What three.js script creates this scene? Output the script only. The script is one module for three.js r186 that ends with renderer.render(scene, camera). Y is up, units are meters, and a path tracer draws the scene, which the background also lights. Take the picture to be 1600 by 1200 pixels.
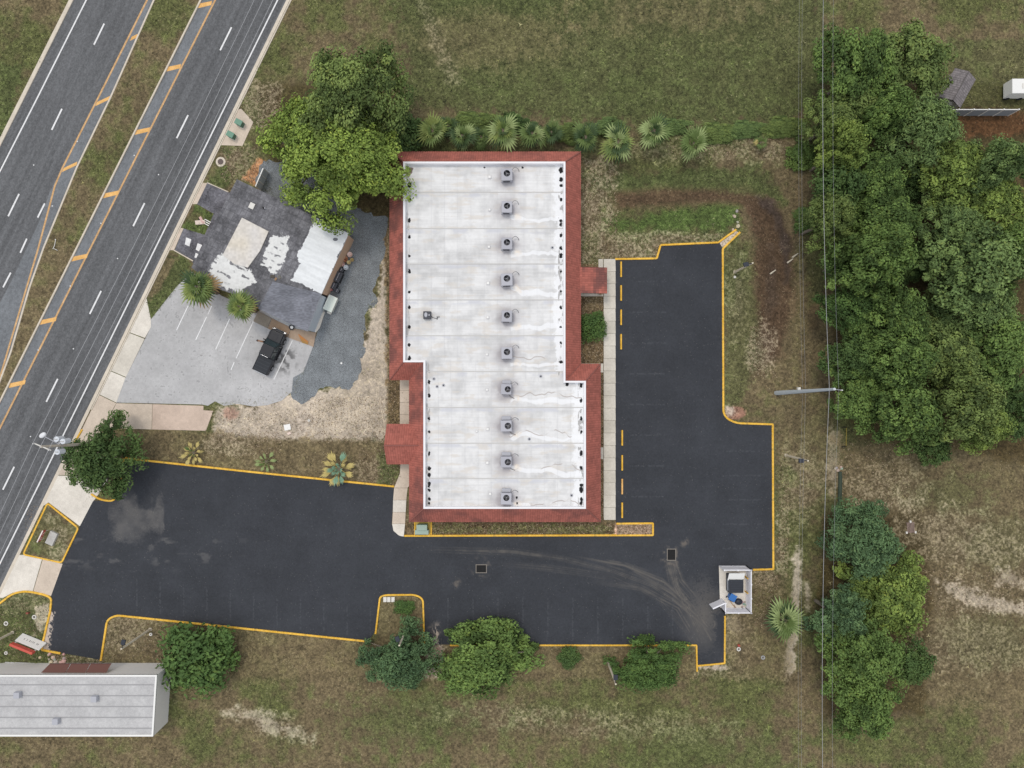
import * as THREE from 'three';
import { mergeGeometries } from 'three/addons/utils/BufferGeometryUtils.js';
import { RoundedBoxGeometry } from 'three/addons/geometries/RoundedBoxGeometry.js';

// ---------------------------------------------------------------- camera, sky, sun, exposure
const scene = new THREE.Scene();
const FLY = 80;                       // flying height of the drone, metres
const camera = new THREE.PerspectiveCamera(61.93, 4 / 3, 0.5, 2000);
camera.position.set(0, FLY, 0);
camera.up.set(0, 0, -1);
camera.lookAt(0, 0, 0);

const SUN = new THREE.Vector3(-0.25, 1, -0.35).normalize();
{ // overcast sky: bright even cloud, a little brighter towards the veiled sun, dimmer at the horizon
  const W = 256, Hh = 128, d = new Float32Array(W * Hh * 4), v = new THREE.Vector3();
  for (let j = 0; j < Hh; j++) for (let i = 0; i < W; i++) {
    const th = (j + 0.5) / Hh * Math.PI - Math.PI / 2, ph = (i + 0.5) / W * 2 * Math.PI - Math.PI;
    v.set(Math.cos(th) * Math.cos(ph), Math.sin(th), Math.cos(th) * Math.sin(ph));
    const up = Math.max(0, v.y), c = Math.max(0, v.dot(SUN));
    const L = (0.62 + 0.38 * up) * (1 + 0.55 * Math.pow(c, 4));
    const k = (j * W + i) * 4;
    d[k] = L * 0.97; d[k + 1] = L * 0.995; d[k + 2] = L * 1.05; d[k + 3] = 1;
  }
  const sky = new THREE.DataTexture(d, W, Hh, THREE.RGBAFormat, THREE.FloatType);
  sky.mapping = THREE.EquirectangularReflectionMapping; sky.magFilter = THREE.LinearFilter; sky.needsUpdate = true;
  scene.background = sky; scene.environment = sky;
}
const sun = new THREE.DirectionalLight(0xfff3e2, 1.1);
sun.position.copy(SUN).multiplyScalar(150);
sun.castShadow = true; sun.shadow.radius = 24; sun.shadow.mapSize.set(4096, 4096);
Object.assign(sun.shadow.camera, { left: -95, right: 95, top: 80, bottom: -80, near: 10, far: 320 });
scene.add(sun, sun.target);

const renderer = new THREE.WebGLRenderer({ antialias: true });
renderer.toneMapping = THREE.LinearToneMapping;
renderer.toneMappingExposure = 0.84;
renderer.shadowMap.enabled = true; renderer.shadowMap.type = THREE.PCFSoftShadowMap;

// ---------------------------------------------------------------- helpers
// site plan: u to the east, v to the south, 8 cm units measured at ground level from the plan's corner; h is the height the point was read at
const G = 0.08;
const X = (u, h = 0) => (u - 800) * G * (1 - h / FLY);
const Z = (v, h = 0) => (v - 600) * G * (1 - h / FLY);
const at = (u, v, h = 0) => new THREE.Vector3(X(u, h), h, Z(v, h));
const poly = (list, h = 0) => list.map(([u, v]) => [X(u, h), Z(v, h)]);

function rng(seed) { let a = seed >>> 0; return () => { a = (a + 0x6D2B79F5) | 0; let t = Math.imul(a ^ (a >>> 15), 1 | a); t = (t + Math.imul(t ^ (t >>> 7), 61 | t)) ^ t; return ((t ^ (t >>> 14)) >>> 0) / 4294967296; }; }
const R = rng(20240611);
const rr = (a, b, r = R) => a + (b - a) * r();
const clamp = (x, a = 0, b = 1) => x < a ? a : x > b ? b : x;
const sst = (a, b, x) => { const t = clamp((x - a) / (b - a)); return t * t * (3 - 2 * t); };
const mix = (a, b, t) => a + (b - a) * t;
const mix3 = (o, b, t) => { o[0] += (b[0] - o[0]) * t; o[1] += (b[1] - o[1]) * t; o[2] += (b[2] - o[2]) * t; };
const hsh = (x, y) => { let n = Math.imul(x, 374761393) + Math.imul(y, 668265263) | 0; n = Math.imul(n ^ (n >>> 13), 1274126177); return ((n ^ (n >>> 16)) >>> 0) / 4294967296; };
function vn(x, y) { const xi = Math.floor(x), yi = Math.floor(y), fx = x - xi, fy = y - yi, a = fx * fx * (3 - 2 * fx), b = fy * fy * (3 - 2 * fy);
  const p = hsh(xi, yi), q = hsh(xi + 1, yi), r = hsh(xi, yi + 1), s = hsh(xi + 1, yi + 1); return p + (q - p) * a + (r - p + (p - q - r + s) * a) * b; }
function fbm(x, y, o = 4) { let s = 0, w = 0.5, t = 0; for (let i = 0; i < o; i++) { s += vn(x + i * 17.3, y - i * 9.1) * w; t += w; w *= 0.5; x *= 2.03; y *= 2.03; } return s / t; }

const taken = {};
function numbered(n) { if (!(n in taken)) { taken[n] = 0; return n; } return n + '_' + String(++taken[n]).padStart(3, '0'); }
function tag(o, label, category, group) { o.userData.label = label; o.userData.category = category; if (group) o.userData.group = group; return o; }
function thing(name, label, category, pos = [0, 0, 0], turn = 0, group) {
  const o = new THREE.Group(); o.name = numbered(name); scene.add(o);
  if (pos.isVector3) o.position.copy(pos); else o.position.set(...pos);
  o.rotation.y = turn; return tag(o, label, category, group);
}
function part(name, g, m, parent, kind) { const o = new THREE.Mesh(g, m); o.name = name; parent.add(o); if (kind) o.userData.kind = kind; return o; }
function single(name, g, m, label, category, group) { const o = new THREE.Mesh(g, m); o.name = numbered(name); scene.add(o); return tag(o, label, category, group); }
function struct(name, g, m) { const o = new THREE.Mesh(g, m); o.name = numbered(name); scene.add(o); o.userData.kind = 'structure'; return o; }
function structGroup(name) { const o = new THREE.Group(); o.name = numbered(name); scene.add(o); o.userData.kind = 'structure'; return o; }

function join(list) {
  const out = list.map(g0 => { let g = g0.index ? g0.toNonIndexed() : g0; const n = g.attributes.position.count;
    if (!g.attributes.normal) g.computeVertexNormals();
    if (!g.attributes.uv) g.setAttribute('uv', new THREE.BufferAttribute(new Float32Array(n * 2), 2));
    for (const k of Object.keys(g.attributes)) if (!['position', 'normal', 'uv'].includes(k)) g.deleteAttribute(k);
    return g; });
  return out.length === 1 ? out[0] : mergeGeometries(out);
}
const M4 = new THREE.Matrix4();
function box(w, h, d, x = 0, y = 0, z = 0, ry = 0, rx = 0, rz = 0) {   // y is the underside
  const g = new THREE.BoxGeometry(w, h, d);
  g.translate(0, h / 2, 0); if (rx) g.rotateX(rx); if (rz) g.rotateZ(rz); if (ry) g.rotateY(ry); g.translate(x, y, z); return g;
}
function rbox(w, h, d, r, x = 0, y = 0, z = 0, ry = 0) { const g = new RoundedBoxGeometry(w, h, d, 2, r); g.translate(0, h / 2, 0); if (ry) g.rotateY(ry); g.translate(x, y, z); return g; }
function cyl(r0, r1, h, x = 0, y = 0, z = 0, seg = 12) { const g = new THREE.CylinderGeometry(r1, r0, h, seg); g.translate(x, y + h / 2, z); return g; }
function rod(a, b, ra, rb = ra, seg = 7) {
  const A = new THREE.Vector3(...(a.isVector3 ? a.toArray() : a)), B = new THREE.Vector3(...(b.isVector3 ? b.toArray() : b)), L = A.distanceTo(B);
  const g = new THREE.CylinderGeometry(rb, ra, L, seg); g.translate(0, L / 2, 0);
  g.applyQuaternion(new THREE.Quaternion().setFromUnitVectors(new THREE.Vector3(0, 1, 0), B.clone().sub(A).normalize())); g.translate(A.x, A.y, A.z); return g;
}
function geo(pos, uv, idx) { const g = new THREE.BufferGeometry(); g.setAttribute('position', new THREE.Float32BufferAttribute(pos, 3)); if (uv) g.setAttribute('uv', new THREE.Float32BufferAttribute(uv, 2)); if (idx) g.setIndex(idx); g.computeVertexNormals(); return g; }
const metres = (x, z) => [x, z];
function sheet(pts, y, uvf = metres, yf) {           // flat polygon, facing up
  const c = pts.map(([x, z]) => new THREE.Vector2(x, -z)); let p = pts;
  if (THREE.ShapeUtils.isClockWise(c)) { p = pts.slice().reverse(); c.reverse(); }
  const tri = THREE.ShapeUtils.triangulateShape(c, []), pos = [], uv = [];
  for (const [x, z] of p) { pos.push(x, yf ? yf(x, z) : y, z); uv.push(...uvf(x, z)); }
  const g = geo(pos, uv, tri.flat()); const n = g.attributes.normal; for (let i = 0; i < n.count; i++) n.setXYZ(i, 0, 1, 0); return g;
}
function sides(pts, y0, y1) {                          // vertical faces round a polygon
  let area = 0; pts.forEach(([x, z], i) => { const [a, b] = pts[(i + 1) % pts.length]; area += x * b - a * z; });
  const p = area > 0 ? pts.slice().reverse() : pts, pos = [], uv = []; let s = 0;
  for (let i = 0; i < p.length; i++) { const [ax, az] = p[i], [bx, bz] = p[(i + 1) % p.length], L = Math.hypot(bx - ax, bz - az);
    pos.push(ax, y0, az, bx, y0, bz, bx, y1, bz, ax, y0, az, bx, y1, bz, ax, y1, az); uv.push(s, y0, s + L, y0, s + L, y1, s, y0, s + L, y1, s, y1); s += L; }
  return geo(pos, uv);
}
const prism = (pts, y0, y1, uvf) => join([sheet(pts, y1, uvf), sides(pts, y0, y1)]);
function offsetPath(pts, d, closed) {                  // mitred parallel of a path
  const n = pts.length;
  return pts.map((p, i) => {
    const a = pts[closed ? (i + n - 1) % n : Math.max(0, i - 1)], b = pts[closed ? (i + 1) % n : Math.min(n - 1, i + 1)];
    const dir = (s, e) => { const l = Math.hypot(e[0] - s[0], e[1] - s[1]) || 1; return [(e[0] - s[0]) / l, (e[1] - s[1]) / l]; };
    const d1 = !closed && i === 0 ? dir(p, b) : dir(a, p), d2 = !closed && i === n - 1 ? d1 : dir(p, b);
    const nx = d1[1] + d2[1], nz = -(d1[0] + d2[0]), q = nx * nx + nz * nz || 1, k = 2 / q;
    return [p[0] + nx * d * Math.min(k, 1.2), p[1] + nz * d * Math.min(k, 1.2)];
  });
}
function sweep(pts, prof, closed, yf) {                // profile [[offset, y], ...] along a plan path
  const rails = prof.map(([o]) => offsetPath(pts, o, closed)), pos = [], uv = []; let s = 0;
  const n = closed ? pts.length : pts.length - 1;
  for (let i = 0; i < n; i++) { const j = (i + 1) % pts.length, L = Math.hypot(pts[j][0] - pts[i][0], pts[j][1] - pts[i][1]); let t = 0;
    for (let k = 0; k + 1 < prof.length; k++) { const t2 = t + Math.hypot(prof[k + 1][0] - prof[k][0], prof[k + 1][1] - prof[k][1]);
      const A = [rails[k][i][0], prof[k][1], rails[k][i][1]], B = [rails[k][j][0], prof[k][1], rails[k][j][1]], C = [rails[k + 1][j][0], prof[k + 1][1], rails[k + 1][j][1]], D = [rails[k + 1][i][0], prof[k + 1][1], rails[k + 1][i][1]];
      pos.push(...A, ...B, ...C, ...A, ...C, ...D); uv.push(s, t, s + L, t, s + L, t2, s, t, s + L, t2, s, t2); t = t2; }
    s += L; }
  if (!closed) for (const e of [0, pts.length - 1]) for (let k = 1; k + 1 < prof.length; k++) for (const q of [0, k, k + 1]) { pos.push(rails[q][e][0], prof[q][1], rails[q][e][1]); uv.push(0, 0); }
  return geo(pos, uv);
}
const kerbProfile = (w, h, y = 0) => [[-w / 2, y - 0.05], [-w / 2, y + h - 0.03], [-w / 2 + 0.03, y + h], [w / 2 - 0.03, y + h], [w / 2, y + h - 0.03], [w / 2, y - 0.05]];
function roundPath(pts, rads, closed) {                // fillet corners of a plan path
  const out = [], n = pts.length;
  pts.forEach((p, i) => { const r = Array.isArray(rads) ? rads[i] || 0 : rads; if (!r || (!closed && (i === 0 || i === n - 1))) { out.push(p); return; }
    const a = pts[(i + n - 1) % n], b = pts[(i + 1) % n], la = Math.hypot(a[0] - p[0], a[1] - p[1]), lb = Math.hypot(b[0] - p[0], b[1] - p[1]), q = Math.min(r, la * 0.48, lb * 0.48);
    const A = [p[0] + (a[0] - p[0]) / la * q, p[1] + (a[1] - p[1]) / la * q], B = [p[0] + (b[0] - p[0]) / lb * q, p[1] + (b[1] - p[1]) / lb * q];
    for (let k = 0; k <= 6; k++) { const t = k / 6; out.push([mix(mix(A[0], p[0], t), mix(p[0], B[0], t), t), mix(mix(A[1], p[1], t), mix(p[1], B[1], t), t)]); } });
  return out;
}

// textures: fill(i, j, x, y, out) gives sRGB 0..255
function texture(W, Hh, fill, wrap = THREE.RepeatWrapping) {
  const d = new Uint8Array(W * Hh * 4), o = [0, 0, 0];
  for (let j = 0; j < Hh; j++) for (let i = 0; i < W; i++) { fill((i + 0.5) / W, (j + 0.5) / Hh, o, i, j); const k = (j * W + i) * 4; d[k] = clamp(o[0], 0, 255); d[k + 1] = clamp(o[1], 0, 255); d[k + 2] = clamp(o[2], 0, 255); d[k + 3] = 255; }
  const t = new THREE.DataTexture(d, W, Hh); t.colorSpace = THREE.SRGBColorSpace; t.magFilter = THREE.LinearFilter; t.minFilter = THREE.LinearMipmapLinearFilter; t.generateMipmaps = true; t.wrapS = t.wrapT = wrap; t.needsUpdate = true; t.userData = { d, W, Hh }; return t;
}
const mat = (c, rough = 0.85, extra = {}) => new THREE.MeshStandardMaterial({ color: c, roughness: rough, metalness: 0, side: THREE.DoubleSide, ...extra });
const tex = (map, rough = 0.9, extra = {}) => new THREE.MeshPhysicalMaterial({ map, roughness: rough, specularIntensity: 0.3, side: THREE.DoubleSide, ...extra });
// wrapping noise for tiled maps (period p cells)
function wn(x, y, p) { const xi = Math.floor(x), yi = Math.floor(y), fx = x - xi, fy = y - yi, a = fx * fx * (3 - 2 * fx), b = fy * fy * (3 - 2 * fy), m = q => ((q % p) + p) % p;
  const A = hsh(m(xi) + p * 7, m(yi)), B = hsh(m(xi + 1) + p * 7, m(yi)), C = hsh(m(xi) + p * 7, m(yi + 1)), D = hsh(m(xi + 1) + p * 7, m(yi + 1)); return A + (B - A) * a + (C - A + (A - B - C + D) * a) * b; }
function grain(size, base, spots) {                   // tiled mineral surface: spots = [[cells, amount, tint], ...]
  return texture(size, size, (x, y, o) => { o[0] = base[0]; o[1] = base[1]; o[2] = base[2]; let k = 0; for (const [c, a] of spots) k += (wn(x * c, y * c, c) - 0.5) * a; o[0] += k; o[1] += k; o[2] += k * 0.97; });
}
const per = (t, m) => { const c = t.clone(); c.repeat.set(1 / m, 1 / m); c.needsUpdate = true; return c; };

// signed distance to a polygon (u, v units), positive inside
function sdPoly(P, x, y) { let d = 1e9, c = false; for (let i = 0, j = P.length - 1; i < P.length; j = i++) { const [ax, ay] = P[i], [bx, by] = P[j]; const ex = bx - ax, ey = by - ay, t = clamp(((x - ax) * ex + (y - ay) * ey) / (ex * ex + ey * ey)); const dx = x - ax - ex * t, dy = y - ay - ey * t; d = Math.min(d, dx * dx + dy * dy); if ((ay > y) !== (by > y) && x < (bx - ax) * (y - ay) / (by - ay) + ax) c = !c; } return c ? Math.sqrt(d) : -Math.sqrt(d); }
function sdPath(P, x, y) { let d = 1e9; for (let i = 0; i + 1 < P.length; i++) { const [ax, ay] = P[i], [bx, by] = P[i + 1]; const ex = bx - ax, ey = by - ay, t = clamp(((x - ax) * ex + (y - ay) * ey) / (ex * ex + ey * ey)); const dx = x - ax - ex * t, dy = y - ay - ey * t; d = Math.min(d, dx * dx + dy * dy); } return Math.sqrt(d); }

// ---------------------------------------------------------------- ground
const SWALE = [[955, 303], [1030, 296], [1165, 300], [1200, 318], [1216, 350], [1216, 470], [1210, 560]];
function gy(x, z) { const u = x / G + 800, v = z / G + 600; let y = 0;
  if (u > 880 && u < 1290 && v > 225 && v < 640) { const d = sdPath(SWALE, u, v); y -= 0.55 * (1 - sst(4, 42, d)) * sst(1130 + 8, 1130 + 30, v > 372 ? u : 2000); }
  return y; }
const TW = 144, TH = 108;                              // the mapped piece of ground, metres
// patches of cover: [kind, shape, soft edge, wobble, strength]; shape is [cu, cv, ru, rv, turn] or a polygon
const E = (cu, cv, ru, rv, t = 0) => ({ cu, cv, ru, rv, c: Math.cos(t), s: Math.sin(t) });
const PATCH = [
  ['green', [[600, -60], [1290, -60], [1290, 175], [1200, 195], [1000, 200], [640, 172]], 10, 26, 0.75],
  ['brown', [[612, 165], [800, 188], [880, 196], [640, 215], [610, 240]], 8, 14, 0.7],
  ['green', [[905, 275], [1180, 258], [1215, 285], [1230, 320], [1170, 296], [930, 292]], 8, 10, 0.8],
  ['lush', [[945, 342], [1020, 330], [1130, 314], [1160, 318], [1152, 345], [1140, 362], [1010, 362], [950, 360]], 12, 14, 0.82],
  ['mud', [[960, 300], [1040, 292], [1165, 292], [1200, 308], [1215, 330], [1190, 340], [1165, 318], [1130, 314], [1040, 322], [965, 326]], 8, 9, 0.9], ['green', [[960, 272], [1120, 268], [1195, 284], [1232, 330], [1180, 300], [1040, 288], [965, 292]], 7, 9, 0.6],
  ['mud', [[1165, 318], [1200, 308], [1225, 330], [1240, 370], [1244, 470], [1225, 560], [1195, 565], [1178, 480], [1180, 380]], 8, 12, 0.95], ['wet', [[1186, 306], [1206, 312], [1226, 334], [1236, 372], [1236, 440], [1228, 440], [1222, 372], [1210, 340], [1190, 322]], 6, 8, 0.8], ['wet', E(1208, 440, 8, 50), 6, 10, 0.4], ['rust', [[1247, 300], [1268, 330], [1274, 420], [1282, 520], [1262, 520], [1256, 420]], 6, 8, 0.35],
  ['brown', [[1240, 262], [1290, 290], [1300, 440], [1310, 620], [1300, 760], [1215, 700], [1215, 570], [1250, 440]], 12, 14, 0.6],
  ['green', [[1132, 400], [1165, 380], [1180, 470], [1195, 560], [1150, 640], [1132, 640]], 8, 12, 0.55],
  ['green', [[1245, 330], [1285, 320], [1290, 460], [1262, 480]], 8, 12, 0.5],
  ['litter', [[908, 246], [950, 246], [968, 270], [952, 300], [962, 330], [945, 370], [955, 400], [908, 418]], 5, 14, 0.8],
  ['litter', [[955, 366], [1030, 362], [1140, 366], [1120, 378], [1030, 380], [1018, 402], [950, 402]], 5, 10, 0.75],
  ['litter', E(1160, 222, 90, 14, 0.2), 8, 14, 0.5],
  ['litter', E(1075, 240, 130, 12, 0.05), 8, 14, 0.45],
  ['litter', E(1190, 545, 22, 40, 0.3), 6, 14, 0.8], ['redmulch', E(1148, 645, 16, 11), 3, 5, 0.9], ['sand', E(1140, 642, 8, 9), 3, 5, 0.8],
  ['litter', E(1222, 860, 9, 60), 5, 9, 0.7], ['sand', E(1245, 915, 6, 55, 0.05), 4, 8, 0.8], ['sand', E(1262, 930, 6, 20), 4, 6, 0.7], ['sand', E(1235, 1020, 7, 40, 0.1), 4, 8, 0.8], ['litter', E(1195, 905, 20, 16), 4, 9, 0.85], ['sand', E(1150, 975, 14, 12), 4, 8, 0.6],
  ['litter', E(1345, 745, 45, 30), 8, 20, 0.55], ['sand', E(1302, 720, 9, 50), 4, 9, 0.5],
  ['brown', [[1310, 690], [1700, 690], [1700, 1100], [1310, 1100]], 20, 30, 0.85],
  ['green', E(1480, 770, 60, 30), 14, 26, 0.4], ['green', E(1560, 850, 50, 45), 14, 26, 0.3], ['green', E(1545, 1000, 70, 45), 14, 26, 0.3],
  ['sand', [[1460, 905], [1500, 912], [1545, 930], [1610, 945], [1610, 962], [1540, 952], [1480, 930]], 6, 12, 0.7], ['litter', E(1520, 935, 70, 22, 0.2), 8, 18, 0.6],
  ['floor', [[1290, 130], [1640, 130], [1640, 720], [1560, 720], [1480, 690], [1340, 690], [1312, 610], [1305, 430], [1285, 300]], 10, 14, 0.85],
  ['floor', [[1290, 800], [1440, 800], [1460, 930], [1440, 1120], [1290, 1120], [1275, 950]], 8, 14, 0.8],
  ['rust', E(1560, 195, 70, 22), 5, 8, 0.9], ['green', [[1480, 60], [1640, 60], [1640, 168], [1480, 168]], 4, 8, 0.5],
  ['floor', [[400, 130], [625, 130], [625, 340], [560, 345], [430, 290]], 8, 10, 0.7],
  ['litter', [[376, 130], [440, 130], [430, 190], [390, 200], [378, 165]], 5, 10, 0.75],
  ['litter', [[345, 232], [385, 228], [410, 245], [395, 280], [372, 285], [350, 262]], 5, 8, 0.6], ['green', [[322, 285], [352, 255], [362, 270], [356, 300]], 4, 6, 0.9], ['green', [[342, 228], [362, 232], [356, 248]], 3, 5, 0.8],
  ['orange', [[379, 279], [398, 290], [417, 252], [406, 246]], 3, 4, 0.95],
  ['lush', [[305, 318], [336, 334], [320, 368], [284, 358]], 3, 4, 0.75], ['brown', E(303, 340, 12, 9), 4, 6, 0.6],
  ['green', [[262, 395], [300, 410], [290, 440], [236, 500], [228, 466]], 3, 5, 0.9], ['brown', [[262, 395], [276, 405], [252, 450], [232, 470], [229, 462]], 3, 6, 0.9],
  ['sand', [[590, 345], [606, 345], [608, 600], [604, 690], [330, 690], [335, 640], [400, 632], [456, 618], [500, 610], [552, 600], [570, 520], [590, 455], [600, 400]], 5, 10, 0.95],
  ['litter', [[560, 560], [604, 560], [604, 690], [480, 690], [500, 640]], 8, 18, 0.6], ['litter', [[330, 640], [460, 640], [460, 690], [330, 690]], 8, 16, 0.5], ['redmulch', E(362, 646, 12, 9), 4, 6, 0.6],
  ['bed', [[600, 350], [612, 350], [640, 600], [628, 690], [606, 690], [606, 560]], 3, 7, 0.9],
  ['brown', [[190, 672], [330, 674], [440, 686], [600, 690], [606, 700], [610, 760], [198, 718]], 4, 9, 0.8], ['litter', E(360, 695, 40, 14), 6, 14, 0.7], ['litter', E(580, 735, 30, 18), 6, 14, 0.5], ['green', [[595, 700], [628, 725], [612, 762], [590, 758]], 5, 9, 0.8],
  ['bed', [[630, 815], [965, 815], [965, 838], [630, 838]], 2, 5, 0.95], ['green', [[680, 820], [960, 820], [960, 834], [680, 834]], 4, 12, 0.55], ['chips', [[960, 817], [1020, 817], [1020, 836], [960, 836]], 2, 3, 0.98],
  ['bed', [[905, 415], [946, 415], [946, 575], [905, 575]], 2, 4, 0.95], ['brown', E(925, 480, 14, 20), 4, 6, 0.7], ['bed', [[936, 575], [946, 575], [946, 815], [936, 815]], 2, 3, 0.95],
  ['brown', [[160, 962], [600, 1000], [600, 1060], [150, 1060]], 8, 12, 0.75], ['litter', E(195, 990, 40, 25), 8, 16, 0.5],
  ['brown', [[590, 930], [664, 930], [664, 1010], [1090, 1010], [1090, 1060], [580, 1060]], 4, 8, 0.75], ['sand', [[665, 1008], [690, 1008], [690, 1060], [665, 1060]], 4, 8, 0.8], ['redmulch', E(680, 1025, 9, 14), 3, 6, 0.5],
  ['green', [[-80, 920], [80, 930], [66, 1020], [100, 1030], [40, 1040], [-80, 1045]], 5, 12, 0.7], ['sand', [[58, 950], [75, 945], [68, 985], [52, 995]], 3, 7, 0.7], ['litter', E(40, 940, 40, 16), 6, 14, 0.5], ['litter', [[80, 1022], [160, 1030], [160, 1045], [80, 1040]], 3, 6, 0.8],
  ['green', [[45, 800], [75, 790], [118, 826], [95, 874], [42, 864]], 5, 12, 0.4], ['litter', E(92, 848, 16, 25), 5, 12, 0.7], ['litter', E(78, 805, 12, 12), 5, 9, 0.5],
  ['brown', E(760, 60, 120, 40), 20, 30, 0.5], ['litter', [[640, -20], [660, -20], [720, 130], [700, 130]], 6, 10, 0.5], ['brown', E(1050, 20, 140, 30), 20, 40, 0.5], ['litter', E(900, 1120, 240, 10, 0.06), 8, 14, 0.55], ['litter', E(900, 1140, 240, 8, 0.06), 8, 14, 0.5], ['green', E(640, 1130, 120, 40), 20, 40, 0.5], ['green', E(1120, 1180, 120, 40), 20, 40, 0.45], ['sand', E(420, 1130, 60, 14, 0.3), 8, 16, 0.6], ['litter', E(1490, 840, 110, 40, 0.2), 20, 40, 0.6], ['litter', E(1400, 760, 60, 30), 16, 30, 0.5], ['sand', E(1580, 905, 30, 14), 8, 16, 0.5], ['litter', E(1520, 1010, 100, 40), 20, 40, 0.45], ['litter', E(1175, 760, 40, 100), 12, 24, 0.0], ['litter', E(1250, 760, 30, 60), 12, 26, 0.4], ['litter', E(1150, 460, 14, 60), 8, 16, 0.45], ['green', [[-100, 100], [40, 100], [0, 240], [-100, 400]], 4, 9, 0.9], ['litter', [[1133, 960], [1180, 960], [1170, 1060], [1092, 1060], [1092, 1040], [1133, 1037]], 5, 12, 0.5], ['sand', E(1120, 1043, 22, 6), 3, 6, 0.9],
  ['brown', [[1180, 900], [1230, 900], [1230, 1060], [1135, 1060], [1140, 970]], 8, 14, 0.6],
];
for (const p of PATCH) { const s = p[1]; if (Array.isArray(s)) { p.box = [Math.min(...s.map(q => q[0])), Math.min(...s.map(q => q[1])), Math.max(...s.map(q => q[0])), Math.max(...s.map(q => q[1]))]; } else { const r = Math.max(s.ru, s.rv); p.box = [s.cu - r, s.cv - r, s.cu + r, s.cv + r]; } const m = p[2] + p[3] * 0.6; p.box[0] -= m; p.box[1] -= m; p.box[2] += m; p.box[3] += m; }
const COVER = { green: [90, 98, 62], lush: [84, 104, 56], brown: [114, 102, 78], mud: [92, 75, 60], wet: [74, 65, 60], litter: [152, 141, 122], sand: [196, 183, 168], floor: [78, 68, 46], rust: [100, 72, 50], orange: [178, 132, 96], redmulch: [150, 112, 98], bed: [112, 96, 72], chips: [196, 162, 142] };
const groundMap = texture(2048, 1536, (a, b, o) => {
  const u = (a - 0.5) * TW / G + 800, v = (b - 0.5) * TH / G + 600;
  const n1 = fbm(u * 0.012 + 3, v * 0.012, 3), n2 = fbm(u * 0.07, v * 0.07 + 40, 3), n3 = fbm(u * 0.35, v * 0.35, 2), n4 = hsh(Math.floor(a * 2048), Math.floor(b * 1536));
  const q = sst(0.36, 0.66, n1 * 0.55 + n2 * 0.45);
  o[0] = mix(116, 98, q); o[1] = mix(104, 101, q); o[2] = mix(80, 65, q);
  const wob = (n2 - 0.5) * 2 + (n3 - 0.5) * 0.9;
  let rough = 0.8;
  for (const p of PATCH) { const B = p.box; if (u < B[0] || v < B[1] || u > B[2] || v > B[3]) continue;
    const s = p[1]; let d; if (s.cu !== undefined) { const dx = u - s.cu, dy = v - s.cv, X1 = (dx * s.c + dy * s.s) / s.ru, Y1 = (-dx * s.s + dy * s.c) / s.rv; d = (1 - Math.hypot(X1, Y1)) * Math.min(s.ru, s.rv); } else d = sdPoly(s, u, v);
    let m = sst(-p[2], p[2], d + wob * p[3]) * p[4];
    if (p[0] === 'litter' || p[0] === 'bed' || p[0] === 'chips') { const sp = sst(0.42, 0.62, n3 * 0.75 + n4 * 0.25); if (p[0] === 'litter') m *= 0.2 + 0.65 * sp; rough = mix(rough, 1.25, m); }
    if (p[0] === 'sand') rough = mix(rough, 0.5, m);
    mix3(o, COVER[p[0]], m); }
  const k = 1 + ((n3 - 0.5) * 0.62 + (n4 - 0.5) * 0.42) * rough + (n2 - 0.5) * 0.3;
  o[0] *= k; o[1] *= k; o[2] *= k;
  if (n4 > 0.985 && n2 > 0.45) mix3(o, [198, 186, 160], 0.6);   // dry stalks
}, THREE.MirroredRepeatWrapping);
const GD = groundMap.userData.d; groundMap.userData = {};
const gUV = (x, z) => [x / TW + 0.5, z / TH + 0.5];
const groundMat = tex(groundMap, 1);
{
  const axis = (half, step) => { const a = []; for (let x = -half; x <= half; x += step) a.push(x); for (const e of [10, 30, 70, 150, 300, 600]) { a.push(half + e); a.unshift(-half - e); } return a; };
  const xs = axis(72, 1), zs = axis(54, 1), pos = [], uv = [], idx = [];
  for (const z of zs) for (const x of xs) { pos.push(x, gy(x, z), z); uv.push(...gUV(x, z)); }
  for (let j = 0; j + 1 < zs.length; j++) for (let i = 0; i + 1 < xs.length; i++) { const a = j * xs.length + i, b = a + 1, c = a + xs.length, d = c + 1; idx.push(a, c, b, b, c, d); }
  struct('ground', geo(pos, uv, idx), groundMat);
}

// ---------------------------------------------------------------- mineral surfaces
const asphaltRoad = grain(512, [101, 103, 106], [[6, 10], [40, 12], [150, 26], [256, 22]]);
const concreteT = grain(512, [219, 213, 203], [[4, 16], [17, 12], [70, 12], [230, 16]]);
const paleT = grain(512, [186, 186, 187], [[5, 14], [22, 12], [90, 14], [240, 18]]);
const gravelT = texture(512, 512, (x, y, o) => { const n = wn(x * 128, y * 128, 128), m = wn(x * 256, y * 256, 256), l = wn(x * 5, y * 5, 5); const k = 124 + (n - 0.5) * 66 + (m - 0.5) * 56 + (l - 0.5) * 16; o[0] = k * 0.98; o[1] = k * 1.02; o[2] = k * 1.05; });
const concrete = tex(per(concreteT, 7), 0.9), kerbConcrete = tex(per(concreteT, 5), 0.9, { color: 0xf4efe8 });
const warmConcrete = tex(per(concreteT, 9), 0.9, { color: 0xf0e6de });
const walkConcrete = tex(per(concreteT, 4), 0.9, { color: 0xf2f2f0 });
const walkConcrete2 = tex(per(concreteT, 4), 0.9, { color: 0xe9e9e6 });
const paintWhite = tex(per(grain(256, [226, 227, 228], [[9, 16], [60, 26], [128, 30]]), 2), 0.7);
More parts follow.
